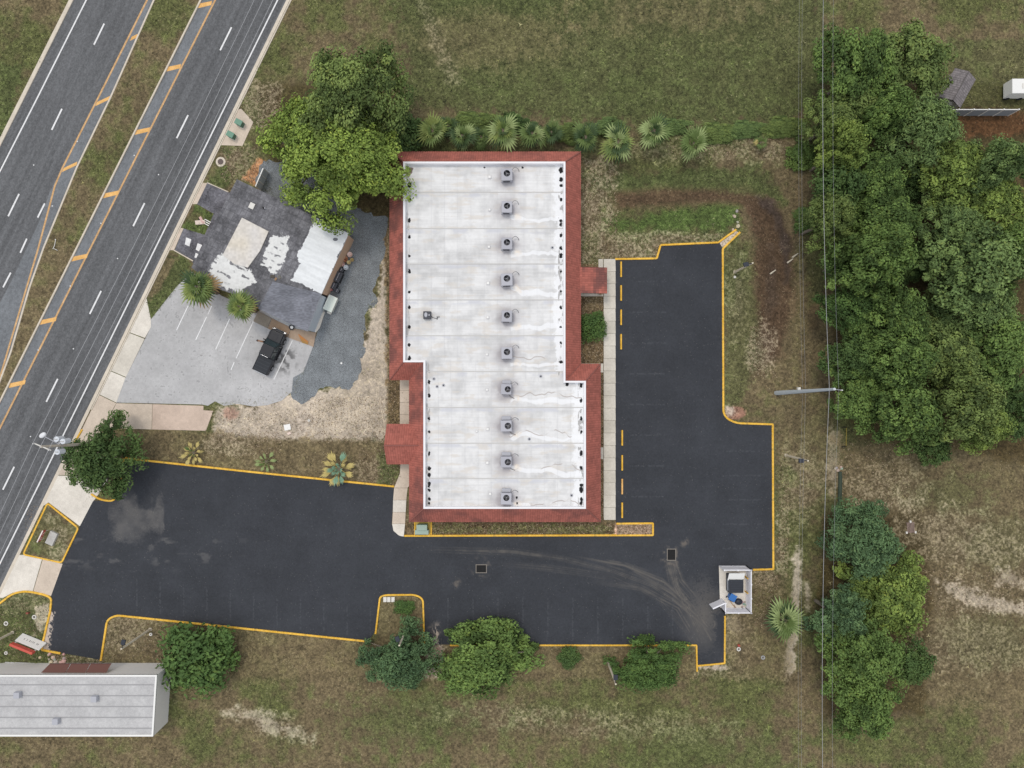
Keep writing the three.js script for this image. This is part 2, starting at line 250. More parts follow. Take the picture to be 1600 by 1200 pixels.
const yellowT = texture(512, 512, (a, b, o, i, j) => { const k = (wn(a * 8, b * 8, 8) - 0.5) * 26 + (wn(a * 40, b * 40, 40) - 0.5) * 26 + (hsh(i, j) - 0.5) * 16; o[0] = 236 + k; o[1] = 188 + k; o[2] = 78 + k; const c = wn(a * 30, b * 30, 30) * 0.6 + wn(a * 90, b * 90, 90) * 0.4; if (c > 0.76) mix3(o, [188, 168, 120], 0.6); if (wn(a * 9, b * 9, 9) > 0.86) mix3(o, [150, 128, 76], 0.35); });
const paintYellow = tex(per(yellowT, 6.3), 0.75), paintOrange = tex(per(grain(256, [228, 180, 112], [[6, 18], [40, 26], [120, 34]]), 2.3), 0.75), lineYellow = tex(per(grain(256, [202, 164, 118], [[7, 22], [50, 34], [120, 40]]), 2.9), 0.8);

// ---------------------------------------------------------------- highway
const U0 = v => (152 - v) * 0.4905;                     // the road leans west going south
const strip = (l0, l1, v0, v1, k0 = 0.4905, k1 = k0) => { const f = (x, v, k) => [X(x + (152 - v) * k), Z(v)]; return [f(l0, v0, k0), f(l1, v0, k1), f(l1, v1, k1), f(l0, v1, k0)]; };
const AX = new THREE.Vector2(-0.4405, 0.8978);          // along the road
const roadUV = (x, z) => [x * AX.y - z * AX.x, x * AX.x + z * AX.y];
// wheel paths polished darker by traffic, along each lane: map spans 26 m across, 40 m along
const roadMap = texture(1024, 1024, (a, b, o) => {
  const n = wn(a * 512, b * 512, 512), g = wn(a * 170, b * 170, 170), st = wn(a * 90, b * 3, 90), bl = wn(a * 7, b * 9, 9) ;
  const lane = Math.abs(Math.sin(a * 26 / 1.83 * Math.PI)); const tr = lane * 5;
  const k = 106 - tr + (n - 0.5) * 24 + (g - 0.5) * 14 + (st - 0.5) * 15 + (bl - 0.5) * 8; o[0] = k * 0.985; o[1] = k * 1.0; o[2] = k * 1.025; });
roadMap.repeat.set(1 / 26, 1 / 40);
const roadMat = tex(roadMap, 0.92);
const east = structGroup('road'), west = structGroup('road');
const V0 = -80, V1 = 1330;
part('asphalt', sheet(strip(238, 376, V0, V1, 0.5, 0.487), 0.02, roadUV), roadMat, east);
const medianWest = [[174 + 232 * 0.445, V0], [174, 152], [121, 262], [69, 388], [47, 450], [18, 550], [0, 598], [-60, 730], [-330, V1]];
const wEdge = [[36 + 232 * 0.5, V0], [36, 152], [0, 224], [-200, 620], [-560, V1]];
part('asphalt', sheet(poly([...medianWest, ...wEdge.slice().reverse()]), 0.02, roadUV), roadMat, west);
const lineOf = (pts, w, y = 0.027) => { const p = poly(pts); const a = offsetPath(p, w / 2), b = offsetPath(p, -w / 2).reverse(); return sheet([...a, ...b], y); };
{ // older, paler surface between the median kerbs and the yellow lines, and in the turning lane
  const old = texture(512, 512, (a, b, o) => { const k = 124 + (wn(a * 256, b * 256, 256) - 0.5) * 24 + (wn(a * 60, b * 60, 60) - 0.5) * 14 + (wn(a * 6, b * 4, 6) - 0.5) * 14; o[0] = k * 0.97; o[1] = k; o[2] = k * 1.035; }); old.repeat.set(1 / 13, 1 / 20); const om = tex(old, 0.92);
  part('hatched_strip', sheet(strip(238.5, 260, V0, V1, 0.5, 0.503), 0.0235, roadUV), om, east);
  part('hatched_strip', sheet(poly([[174 + 232 * 0.445, V0], [174, 152], [121, 262], [69, 388], [47, 450], [18, 550], [0, 598], [-60, 730], [-95, 780], [-60, 590], [20, 435], [62, 345], [78, 300], [98, 262], [154, 152], [154 + 232 * 0.5, V0]]), 0.0235, roadUV), om, west); }
part('edge_line', lineOf([[359 + 232 * 0.4927, V0], [359 - 1178 * 0.4927, V1]], 0.17), paintWhite, east);
part('centre_line', lineOf([[260 + 232 * 0.503, V0], [260 - 1178 * 0.503, V1]], 0.22), lineYellow, east);
for (let v = 180 - 137.3 * 2; v < 1200; v += 137.3) { const c = v2 => 294 - (v2 - 180) * 0.4945; part('lane_dash', lineOf([[c(v), v], [c(v + 36), v + 36]], 0.2), paintWhite, east); }
for (let i = -2; i < 7; i++) { const v = 205 + i * 98.7, c = 220 - i * 48.5; part('hatch_bar', sheet(poly([[c - 12, v + 6.5], [c + 13, v + 0.5], [c + 14.5, v - 6], [c - 10, v - 1]]), 0.0285), paintOrange, east); }
part('centre_line', lineOf([[154 + 232 * 0.5, V0], [154, 152], [98, 262], [86, 290], [60, 388], [0, 590], [-75, 740], [-340, V1]], 0.22), lineYellow, west);
part('edge_line', lineOf([[59 + 232 * 0.5, V0], [59, 152], [0, 268], [-530, V1]], 0.17), paintWhite, west);
for (const [a, b] of [[160, 159], [108, 262], [214, 57]]) part('hatch_bar', sheet(poly([[a - 11, b + 7], [a + 12, b - 4], [a + 13, b - 9.5], [a - 8, b + 0.5]]), 0.0285), paintOrange, west);
for (const [a, b, c, d] of [[163, 37, 147, 70], [97, 170, 81, 203], [30, 303, 13, 338], [70, 318, 59, 340], [42, 373, 32, 395], [17, 426, 5, 449]]) part('lane_dash', lineOf([[a, b], [c, d]], 0.2), paintWhite, west);
for (const [p, q] of [[[53, 258], west], [[82, 322], west], [[121, 221], west], [[248, 273], east], [[210, 243], east], [[158, 349], east], [[110, 447], east], [[60, 547], east], [[184, 404], east], [[115, 545], east], [[48, 682], east]]) part('road_reflector', rbox(0.14, 0.03, 0.14, 0.012, X(p[0]), 0.021, Z(p[1]), 0.45), paintWhite, q);
// gutter and kerb strips
const kerbRun = (name, pts, w, h, m, y = 0.0) => struct(name, sweep(pts, kerbProfile(w, h, y), false), m);
struct('gutter', sheet(strip(373.5, 379, V0, V1, 0.487), 0.032), kerbConcrete);
kerbRun('road_kerb', poly([[381 + 232 * 0.487, V0], [381 - (640 - 152) * 0.487, 640]]), 0.16, 0.1, kerbConcrete);
kerbRun('road_kerb', poly([[238.5 + 232 * 0.5, V0], [238.5 - 1178 * 0.5, V1]]), 0.22, 0.16, kerbConcrete);
kerbRun('road_kerb', poly(medianWest), 0.22, 0.16, kerbConcrete);
kerbRun('road_kerb', poly(wEdge), 0.5, 0.12, kerbConcrete);
struct('median', sheet(poly([...medianWest.slice(0, 7), [-20, 660], [-20, 668], [238.5 - 448 * 0.5 - 0, 600], [238.5, 152], [238.5 + 232 * 0.5, V0]]), 0.12, gUV), groundMat);

// ---------------------------------------------------------------- car park, aprons, old lot, gravel
const upperKerb = [[196, 716], [400, 739], [616, 761]];
const LOT = [[196, 716], [400, 739], [616, 761], [612, 820], [632, 838], [1020, 838], [1021, 817], [962, 817], [960, 405], [1026, 405], [1032, 382], [1124, 379], [1129, 389], [1129, 640], [1134, 654], [1146, 661], [1207, 664], [1208, 890], [1133, 891], [1133, 1037], [1089, 1040], [1088, 1008], [663, 1007], [661, 945], [657, 934], [648, 929], [603, 930], [594, 937], [587, 985], [575, 1003], [182, 961], [170, 965], [165, 972], [158, 1031], [95, 1020], [67, 1017], [80, 930], [97, 881], [124, 823], [145, 782], [177, 783], [185, 774]];
const L0 = [50, 365], L1 = [1220, 1050];                // plan window of the car park map
const softLine = (P, u, v, w) => 1 - sst(w * 0.4, w, sdPath(P, u, v));
const ARCS = []; for (let i = 0; i < 9; i++) { const o = i * 6 - 20; ARCS.push([[860 + i * 14, 872 + o * 0.6], [960 + i * 8, 890 + o * 0.8], [1030 + i * 4, 918 + o], [1075 + i * 3, 955 + o * 0.8], [1096 + i * 3, 1000]]); }
const TRACKS = [[[640, 858], [720, 860], [800, 862], [880, 873], [960, 893], [1020, 915], [1070, 950], [1100, 990]], [[760, 880], [860, 888], [960, 902], [1030, 935], [1075, 985], [1085, 1000]], [[900, 905], [1000, 918], [1060, 950], [1090, 1000]], [[1049, 880], [1056, 915], [1080, 960], [1100, 1000]], [[1049, 880], [1060, 910], [1090, 945], [1110, 975]]];
const STALLS = []; for (let i = 0; i < 11; i++) STALLS.push([[214 + i * 36.5, 905 + i * 4.5], [214 + i * 36.5, 955 + i * 4]]); for (let i = 0; i < 10; i++) STALLS.push([[700 + i * 39, 935], [700 + i * 39, 1000]]); for (let i = 0; i < 8; i++) STALLS.push([[985, 440 + i * 48], [1040, 440 + i * 48]], [[1130, 705 + i * 38], [1205, 705 + i * 38]]);
const lotMap = texture(2048, 1200, (a, b, o) => {
  const u = mix(L0[0], L1[0], a), v = mix(L0[1], L1[1], b);
  const n = hsh(Math.floor(a * 2048), Math.floor(b * 1200)), f = fbm(u * 0.5, v * 0.5, 2), g = fbm(u * 0.03, v * 0.03 + 9, 3), st = fbm(u * 0.02 + v * 0.004, v * 0.11, 3), sv = fbm(u * 0.13 + 5, v * 0.02, 3);
  let k = 64 + (n - 0.5) * 8 + (f - 0.5) * 8 + (g - 0.5) * 10 + (st - 0.5) * 3 + (sv - 0.5) * 2;
  o[0] = k * 0.965; o[1] = k * 1.005; o[2] = k * 1.09;
  const w1 = (g - 0.5) * 60 + (f - 0.5) * 12; let m = 0;
  if (u < 320 && v < 900) { // dried puddle with a clear edge
    const P = [[165, 800], [200, 775], [255, 770], [285, 825], [278, 842], [225, 848], [180, 842]]; const d = sdPoly(P, u, v); const w2 = (fbm(u * 0.045 + 60, v * 0.02, 4) - 0.5) * 90; m = sst(-3, 9, d + w2) * sst(-8, 6, d + w1 * 0.6); mix3(o, [120, 117, 114], m * (0.2 + 0.6 * fbm(u * 0.08, v * 0.08, 4)) * sst(-12, 22, d + w1)); }
  if (v > 850 && u > 600) { let t = 0; TRACKS.forEach((P, i) => { t = Math.max(t, softLine(P, u + (g - 0.5) * 6, v, i > 2 ? 13 : 7) * (i > 2 ? 0.55 : 0.42) * (0.25 + 1.1 * sst(0.35, 0.7, vn(sdPath(P, u, v) * 1.3 + i * 9, u * 0.01))) * (i > 2 ? 1 : sst(P[0][0], P[0][0] + 130, u))); }); t *= 0.2 + 1.2 * fbm(u * 0.12, v * 0.12, 3); if (u > 840) ARCS.forEach((P, i) => { t = Math.max(t, softLine(P, u, v, 2.2) * (0.25 + 0.2 * (i % 3)) * sst(P[0][0], P[0][0] + 70, u) * sst(0.35, 0.6, fbm(u * 0.03 + i * 7, v * 0.03, 2))); }); const db = Math.max(0, 1 - Math.hypot((u - 1100) / 45, (v - 960) / 75)); t = Math.max(t, db * 0.7 * sst(0.35, 0.6, g + (f - 0.5) * 0.4)); mix3(o, [112, 107, 101], clamp(t)); }
  for (const [cu, cv, r] of [[1049, 868, 26], [752, 886, 22], [678, 985, 16], [712, 912, 12], [1068, 846, 12], ]) { const d = Math.hypot(u - cu, v - cv); if (d < r) mix3(o, [120, 112, 104], 0.75 * sst(r, r * 0.3, d) * sst(0.42, 0.75, fbm(u * 0.16 + cu, v * 0.16, 4))); }
  if (u > 672 && u < 692 && v > 960) mix3(o, [186, 172, 158], sst(7, 2, Math.abs(u - 682 + (f - 0.5) * 8)) * sst(965, 990, v) * sst(0.35, 0.55, fbm(u * 0.4, v * 0.2, 2)));
  if (u < 90 && v > 955 && v < 1020) mix3(o, [196, 182, 168], sst(6, 1, u - (80 - (v - 935) * 0.16) + (f - 0.5) * 14 - 4));
  let s = 0; for (const P of STALLS) if (Math.abs(u - P[0][0]) < 60 && Math.abs(v - P[0][1]) < 70) s = Math.max(s, softLine(P, u, v, 1.6)); if (s) mix3(o, [92, 95, 100], s * 0.32 * sst(0.3, 0.6, f));
  if (u < 420 && v > 840 && v < 900) mix3(o, [104, 103, 103], 0.6 * sst(0.55, 0.75, fbm(u * 0.05, v * 0.09 + 3, 4)) * sst(900, 870, v) * sst(420, 300, u));
  if (n > 0.9985) mix3(o, [170, 165, 155], 0.7);
}, THREE.ClampToEdgeWrapping);
lotMap.userData = {};
const lotUV = (x, z) => [(x / G + 800 - L0[0]) / (L1[0] - L0[0]), (z / G + 600 - L0[1]) / (L1[1] - L0[1])];
struct('parking_lot', sheet(poly(LOT), 0.03, lotUV), tex(lotMap, 0.82));

const jag = (pts, amp, step = 0.5) => { const out = []; pts.forEach((p, i) => { const q = pts[(i + 1) % pts.length], L = Math.hypot(q[0] - p[0], q[1] - p[1]), n = Math.max(1, Math.round(L / step)); for (let k = 0; k < n; k++) { const x = mix(p[0], q[0], k / n), z = mix(p[1], q[1], k / n); out.push([x + (fbm(x * 1.3, z * 1.3 + 20, 3) - 0.5) * 2 * amp, z + (fbm(x * 1.3 + 50, z * 1.3, 3) - 0.5) * 2 * amp]); } }); return out; };
const slab = (name, parent, pts, y0, y1, m) => part(name, prism(poly(pts), y0, y1), m, parent);
const rd = (l, v) => [l + (152 - v) * 0.487, v];        // point at a distance from the gutter line
{ // entrance aprons, cast in slabs with open joints
  const a1 = structGroup('driveway_apron');
  for (const [p, i] of [[[rd(379, 700), [150, 690], [185, 705], [172, 745], rd(379, 742)], 0], [[rd(379, 743), [171, 746], [150, 778], [145, 784], [125, 822], [76, 785], rd(379, 790)], 1]]) slab('concrete_slab', a1, p, 0, 0.036, i ? concrete : warmConcrete);
  const a2 = structGroup('driveway_apron');
  slab('concrete_slab', a2, [[37.5, 867], [66, 873.5], [51, 925], [20, 926], [5, 934], rd(379, 934), rd(379, 867)], 0, 0.036, concrete);
  slab('concrete_slab', a2, [[67, 874], [98, 881], [80, 931], [62, 926], [52, 925]], 0, 0.036, warmConcrete);
  const a3 = structGroup('driveway_apron');
  const e = [[229, 466], [236, 500], [236, 511], [226, 530], [197, 589], [182, 629], [160, 672], [148, 690]], L = [466, 470, 511, 521, 583, 624, 672, 690];
  slab('concrete_slab', a3, [rd(381, 466), e[0], e[1], e[2], [226.5, 528], rd(381, 519)], 0, 0.036, concrete);
  slab('concrete_slab', a3, [rd(381, 520), [226, 529.5], [197, 589], rd(381, 579)], 0, 0.036, walkConcrete);
  slab('concrete_slab', a3, [rd(381, 580), [196.5, 590], [182, 629], rd(381, 616)], 0, 0.036, concrete);
  slab('concrete_slab', a3, [rd(381, 617), [181.5, 630], [160, 672], [150, 692], rd(381, 699)], 0, 0.036, warmConcrete);
  const a4 = structGroup('driveway_apron');
  slab('concrete_slab', a4, [rd(382, 286), [324, 286], [308, 319], rd(382, 319)], 0, 0.04, warmConcrete);
  slab('concrete_slab', a4, [rd(382, 356), [287, 357], [272, 391], rd(382, 391)], 0, 0.04, warmConcrete);
  const a5 = structGroup('driveway_apron');
  slab('concrete_slab', a5, [[377, 170], [396, 191], [379, 228], [348, 227], rd(381, 227), rd(381, 172)], 0, 0.04, warmConcrete);
}
const oldT = texture(1024, 1024, (a, b, o) => { const u = 170 + a * 330, v = 440 + b * 205, n = hsh(Math.floor(a * 1024), Math.floor(b * 1024)), f = fbm(u * 0.25, v * 0.25, 3), g = fbm(u * 0.03, v * 0.03, 3); let k = 184 + (n - 0.5) * 20 + (f - 0.5) * 22 + (g - 0.5) * 26;
  const oil = Math.max(sst(26, 4, Math.hypot(u - 446, (v - 562) * 0.8)) * sst(0.4, 0.66, fbm(u * 0.14, v * 0.14, 3)), sst(0.72, 0.8, f) * 0.35); k *= 1 - 0.42 * oil; o[0] = k; o[1] = k * 1.0; o[2] = k * 1.005;
  const cr = Math.abs(fbm(u * 0.04 + 9, v * 0.04, 3) - 0.5); if (cr < 0.0025 && g > 0.45) mix3(o, [140, 138, 136], 0.5); }, THREE.ClampToEdgeWrapping);
struct('old_parking_lot', sheet(poly([[275, 449], [300, 425], [346, 462], [404, 488], [410, 478], [488, 520], [489, 542], [474, 581], [458, 590], [456, 612], [440, 626], [418, 633], [396, 635], [372, 631], [350, 634], [336, 627], [325, 634], [316, 632], [182, 629], [197, 589], [236, 511], [236, 499]]), 0.026, (x, z) => [(x / G + 800 - 170) / 330, (z / G + 600 - 440) / 205]), tex(oldT, 0.92));
{ const s = structGroup('concrete_strip'); slab('concrete_slab', s, [[182, 630], [238, 631.5], [237, 671], [175, 669], [162, 672]], 0, 0.032, warmConcrete); slab('concrete_slab', s, [[238.6, 631.5], [318, 634], [318, 641], [333, 642], [322, 673], [237.6, 671]], 0, 0.032, tex(per(concreteT, 6), 0.9, { color: 0xe8d8d0 })); }
struct('gravel_drive', sheet(jag(roundPath(poly([[405, 250], [470, 250], [560, 330], [606, 340], [597, 420], [586, 458], [588, 473], [575, 486], [570, 518], [568, 549], [556, 590], [552, 611], [500, 607], [489, 621], [466, 629], [455, 613], [456, 590], [475, 580], [486, 542], [498, 515], [500, 480], [470, 400], [420, 330], [400, 290]]), 1.0, true), 0.75), 0.022), tex(per(gravelT, 5), 1));
// stall lines of the old lot
{ const g = structGroup('stall_marking'); const w = (a, b) => part('stall_line', lineOf([a, b], 0.12, 0.033), paintWhite, g);
  w([276, 516], [294, 478]); w([306, 531], [323, 495]); w([325, 491], [331, 478]); w([337, 546], [359, 498]); w([369, 560], [397, 500]); w([428, 593], [457, 532]); w([361, 578], [366, 566]); }

// yellow kerbs of the car park
const yk = (pts, rads = 0, w = 0.24, closed = false) => { const p = roundPath(poly(pts), rads, closed); return struct('yellow_kerb', sweep(p, kerbProfile(w, 0.14), closed), paintYellow); };
yk([[196, 716], [400, 738], [616, 760]]);
yk([[194, 716], [191, 735], [185, 775], [176, 783], [158, 781], [143, 772]], [0, 0, 0.8, 0.9, 0.8, 0], 0.22);
yk([[129, 671], [118, 690]], 0, 0.2);
yk([[75, 786], [123, 825], [97, 879], [37, 866]], 0.35, 0.2, true);
yk([[-40, 968], [0, 943], [20, 927], [42, 923], [70, 929], [81, 934], [79, 955], [66, 1010]], [0, 2, 2, 2, 1, .6, 0, 0], 0.24);
yk([[66, 1010], [66, 1015], [95, 1020.5]], 0.1, 0.26);
yk([[158, 1032], [168, 968], [182, 961], [575, 1002]], [0, 1.2, 1.0, 0]);
yk([[587, 990], [594, 932], [603, 929.5], [648, 929], [661, 935], [663, 1007]], [0, 1, 0.8, 0.9, 1.1, 0], 0.22);
yk([[703, 1008], [1088, 1008], [1089, 1049]], 0.05, 0.2);
yk([[1090, 1040], [1132, 1036], [1132.5, 962]], 0.05, 0.2);
yk([[1176, 890], [1208, 889], [1207, 663], [1148, 661], [1130, 650], [1129, 389], [1156, 363]], [0, 0.05, 0.05, 1, 1.2, 0.2, 0]);
yk([[961, 405], [1026, 404], [1032, 383], [1122, 379], [1150, 359]], 0.15);
yk([[632, 837], [1020, 836], [1020, 817.5], [963, 818]], 0.08);
{ const c = structGroup('spillway'); slab('concrete_slab', c, [[1124, 380], [1150, 361], [1157, 365], [1130, 388]], -0.1, 0.02, warmConcrete); }
// raised beds inside the kerbs
for (const p of [[[75, 787], [122, 825], [96, 878], [38, 866]], [[590, 985], [596, 934], [604, 931], [647, 931], [659, 938], [661, 1004], [600, 1004]], [[965, 819.5], [1018, 819], [1018, 834.5], [965, 835]]]) struct('planting_bed', sheet(poly(p), 0.1, gUV), groundMat);

// pavements: cast bays, each its own slab
const pave = structGroup('pavement');
for (let v = 405, i = 0; v < 812; i++) { const s = i === 21 ? 816 - v : 19.4; part('paving_slab', prism(poly([[943, v], [961.4, v], [961.8, v + s - 0.35], [943.3, v + s - 0.35]]), 0, 0.11 + (i % 3) * 0.004), i % 4 === 1 ? walkConcrete2 : walkConcrete, pave); v += s; }
part('paving_slab', prism(poly([[942, 405], [935, 405], [935, 418], [942, 418]]), 0, 0.1), walkConcrete, pave);
for (const [a, b] of [[568, 582], [699, 717]]) part('paving_slab', prism(poly([[905, a], [942.4, a], [942.4, b], [930, b], [930, a + 5], [905, a + 5]]), 0, 0.1), walkConcrete, pave);
part('paving_slab', prism(poly([[905, 457], [942.4, 457], [942.4, 463], [905, 463]]), 0, 0.1), walkConcrete, pave);
const pave2 = structGroup('pavement');
for (let i = 0; i < 4; i++) { const v = 591 + i * 19; part('paving_slab', prism(poly([[625, v], [644, v], [644, v + 18.6], [625, v + 18.6]]), 0, 0.1), warmConcrete, pave2); }
part('paving_slab', prism(poly([[626, 724], [642, 724], [642, 756], [637, 762], [616, 762], [625, 740]]), 0, 0.1), warmConcrete, pave2);
part('paving_slab', prism(poly([[616, 762.5], [637, 762.5], [635, 781], [614.5, 781]]), 0, 0.1), warmConcrete, pave2);
part('paving_slab', prism(poly([[614.5, 781.4], [635, 781.4], [634, 800], [614, 800]]), 0, 0.1), concrete, pave2);
part('paving_slab', prism(poly([[614, 800.4], [634, 800.4], [633, 818], [613, 818]]), 0, 0.1), warmConcrete, pave2);
part('paving_slab', prism(roundPath(poly([[613, 818.4], [633, 818.4], [631, 838], [624, 837], [615, 829]]), [0, 0, 0, 0.6, 1]), 0, 0.1), concrete, pave2);
const pave3 = structGroup('pavement');
part('paving_slab', prism(poly([[404, 486], [425, 497], [418, 513], [396, 502]]), 0, 0.1), tex(per(concreteT, 4), 0.9, { color: 0xa9a49e }), pave3);
part('paving_slab', prism(poly([[425.6, 497.4], [455, 512], [450, 527], [418.6, 513.4]]), 0, 0.1), tex(per(concreteT, 4), 0.9, { color: 0xb9a493 }), pave3);
part('paving_slab', prism(poly([[455.6, 512.4], [494, 520], [490, 542], [450.6, 527.4]]), 0, 0.1), tex(per(concreteT, 4), 0.9, { color: 0xc4b2a4 }), pave3);
part('paving_slab', prism(poly([[482, 500], [508, 487], [500, 512], [494, 519.5], [484, 517]]), 0, 0.1), concrete, pave3);

// ---------------------------------------------------------------- shopping strip with tiled mansard
const lin = (r, g, b) => new THREE.Color().setRGB(r / 255, g / 255, b / 255, THREE.SRGBColorSpace);
const tileMat = new THREE.MeshStandardMaterial({ vertexColors: true, roughness: 0.85, side: THREE.DoubleSide });
function tiles(A, B, C, D, tint, stain = 0.3, w = 0.28, row = 0.34) {   // A-B upper edge, D-C lower edge; returns overlapping clay tiles
  const v = p => new THREE.Vector3(...p); A = v(A); B = v(B); C = v(C); D = v(D);
  const ex = B.clone().sub(A).length() > 0.01 ? B.clone().sub(A).normalize() : C.clone().sub(D).normalize();
  const dn = D.clone().sub(A); dn.addScaledVector(ex, -dn.dot(ex)); const H0 = dn.length(); dn.normalize();
  const n = new THREE.Vector3().crossVectors(ex, dn); if (n.y < 0) n.negate();
  const sB = B.clone().sub(A).dot(ex), sC = C.clone().sub(A).dot(ex), sD = D.clone().sub(A).dot(ex);
  const rows = Math.round(H0 / row), pos = [], col = [], P = (s, t, h) => A.clone().addScaledVector(ex, s).addScaledVector(dn, t).addScaledVector(n, h), c = new THREE.Color();
  for (let k = 0; k < rows; k++) { const t0 = k * H0 / rows, t1 = (k + 1) * H0 / rows, f = (k + 0.5) / rows, l = mix(0, sD, f), r = mix(sB, sC, f);
    for (let i = Math.floor(l / w); i * w < r; i++) { const a = Math.max(l, i * w), b = Math.min(r, i * w + w - 0.012); if (b - a < 0.03) continue; const m = (a + b) / 2, q = rr(-0.004, 0.008);
      const W = P(m, (t0 + t1) / 2, 0), s = fbm(W.x * 0.55 + 7, W.z * 0.55, 3), s2 = fbm(W.x * 2.3, W.z * 2.3, 2);
      c.copy(tint).multiplyScalar(1 + rr(-0.13, 0.13) + (s2 - 0.5) * 0.25); c.lerp(lin(96, 66, 64), stain * sst(0.45, 0.7, s)); c.lerp(lin(186, 110, 98), 0.25 * sst(0.55, 0.75, s2));
      const v0 = P(a, t0, 0.012 + q), v1 = P(m, t0, 0.036 + q), v2 = P(b, t0, 0.012 + q), v3 = P(b, t1, 0.045 + q), v4 = P(m, t1, 0.075 + q), v5 = P(a, t1, 0.045 + q), v6 = P(a, t1, 0), v7 = P(b, t1, 0);
      for (const x of [v0, v5, v4, v0, v4, v1, v1, v4, v3, v1, v3, v2, v5, v6, v7, v5, v7, v3, v5, v3, v4]) { pos.push(x.x, x.y, x.z); col.push(c.r, c.g, c.b); } } }
  const g = geo(pos); g.setAttribute('color', new THREE.Float32BufferAttribute(col, 3)); return g;
}
const quad = (A, B, C, D) => geo([...A, ...D, ...C, ...A, ...C, ...B], [0, 0, 0, 1, 1, 1, 0, 0, 1, 1, 1, 0]);
const redBase = mat(lin(126, 80, 74)), capMat = mat(lin(144, 90, 82));
const HP = 5.4, HE = 2.9, HR = 4.75;
const PAR = [[630, 252.5], [883.5, 252.5], [883.5, 595], [915.5, 595], [915.5, 795], [661.5, 795], [661.5, 566], [630, 566]].map(([u, v]) => [X(u, HP), Z(v, HP)]);
const EAV = offsetPath(PAR, 2.03, true);
const shop = thing('shopping_strip', 'long single-storey shop building with white flat roof and red tiled edge', 'building');
part('wall', sides(offsetPath(PAR, 0.9, true), 0, HE + 1), mat(lin(205, 190, 168)), shop);
part('soffit', sheet(EAV, HE - 0.12), mat(lin(190, 180, 165)), shop);
part('fascia', sides(EAV, HE - 0.14, HE + 0.02), mat(lin(116, 62, 58)), shop);
const tileRed = lin(168, 99, 87);
const stains = [0.3, 0.12, 0.12, 0.12, 0.55, 0.6, 0.2, 0.65];
PAR.forEach((p, i) => { const j = (i + 1) % 8, q = PAR[j], e = EAV[i], f = EAV[j]; const A = [p[0], HP - 0.04, p[1]], B = [q[0], HP - 0.04, q[1]], C = [f[0], HE, f[1]], D = [e[0], HE, e[1]];
  const s = part('roof_slope', quad(A, B, C, D), redBase, shop);
  part('roof_tiles', tiles(A, B, C, D, tileRed, stains[i]), tileMat, s, 'stuff');
  part('hip_cap', rod([p[0], HP, p[1]], [e[0], HE + 0.06, e[1]], 0.09, 0.09, 6), capMat, s); });
{ // porch on the west side: gable roof running into the mansard
  const x0 = X(604, 3), x1 = X(661.5, HP) - 0.15, z0 = Z(662.7, HE), z1 = Z(725, HE), zm = (z0 + z1) / 2, hr = 4.55, xe = X(640, HE);
  const N = [[x0, hr, zm], [x1, hr, zm], [x1 - 0.5, HE + 0.02, z0], [x0, HE + 0.02, z0]], Sx = [[x1, hr, zm], [x0, hr, zm], [x0, HE + 0.02, z1], [x1 - 0.5, HE + 0.02, z1]];
  const can = part('porch_roof', join([quad(...N), quad(...Sx)]), redBase, shop);
  part('roof_tiles', tiles(...N, tileRed, 0.15), tileMat, can, 'stuff'); part('roof_tiles', tiles(...Sx, tileRed, 0.15), tileMat, can, 'stuff');
  part('ridge_cap', rod([x0, hr + 0.05, zm], [x1, hr + 0.05, zm], 0.09, 0.09, 6), capMat, can);
  part('gable', geo([x0 + 0.05, HE, z0, x0 + 0.05, HE, z1, x0 + 0.05, hr, zm]), mat(lin(205, 190, 168)), shop);
  for (const z of [z0 + 0.4, z1 - 0.4]) part('porch_column', box(0.4, HE, 0.4, x0 + 0.5, 0, z), mat(lin(205, 190, 168)), shop);
}
{ // low porch on the east side
  const x0 = X(905, 3), x1 = X(948.5, 2.6), z0 = Z(418, 2.6), z1 = Z(458.5, 2.6), y0 = 3.05, y1 = 2.6;
  const A = [x0, y0, z0], B = [x1, y1, z0], C = [x1, y1, z1], D = [x0, y0, z1];
  const can = part('porch_roof', join([quad(A, B, C, D), quad([x0, y0 - 0.14, z0], [x1, y1 - 0.14, z0], [x1, y1 - 0.14, z1], [x0, y0 - 0.14, z1]), sides([[x0, z0], [x1, z0], [x1, z1], [x0, z1]], y1 - 0.14, y1)]), mat(lin(104, 58, 54)), shop);
  part('roof_tiles', tiles([x0, y0, z1], [x0, y0, z0], [x1, y1, z0], [x1, y1, z1], tileRed, 0.75), tileMat, can, 'stuff');
  for (const z of [z0 + 0.3, z1 - 0.3]) part('porch_column', box(0.3, 2.5, 0.3, x1 - 0.4, 0, z), mat(lin(205, 190, 168)), shop);
}
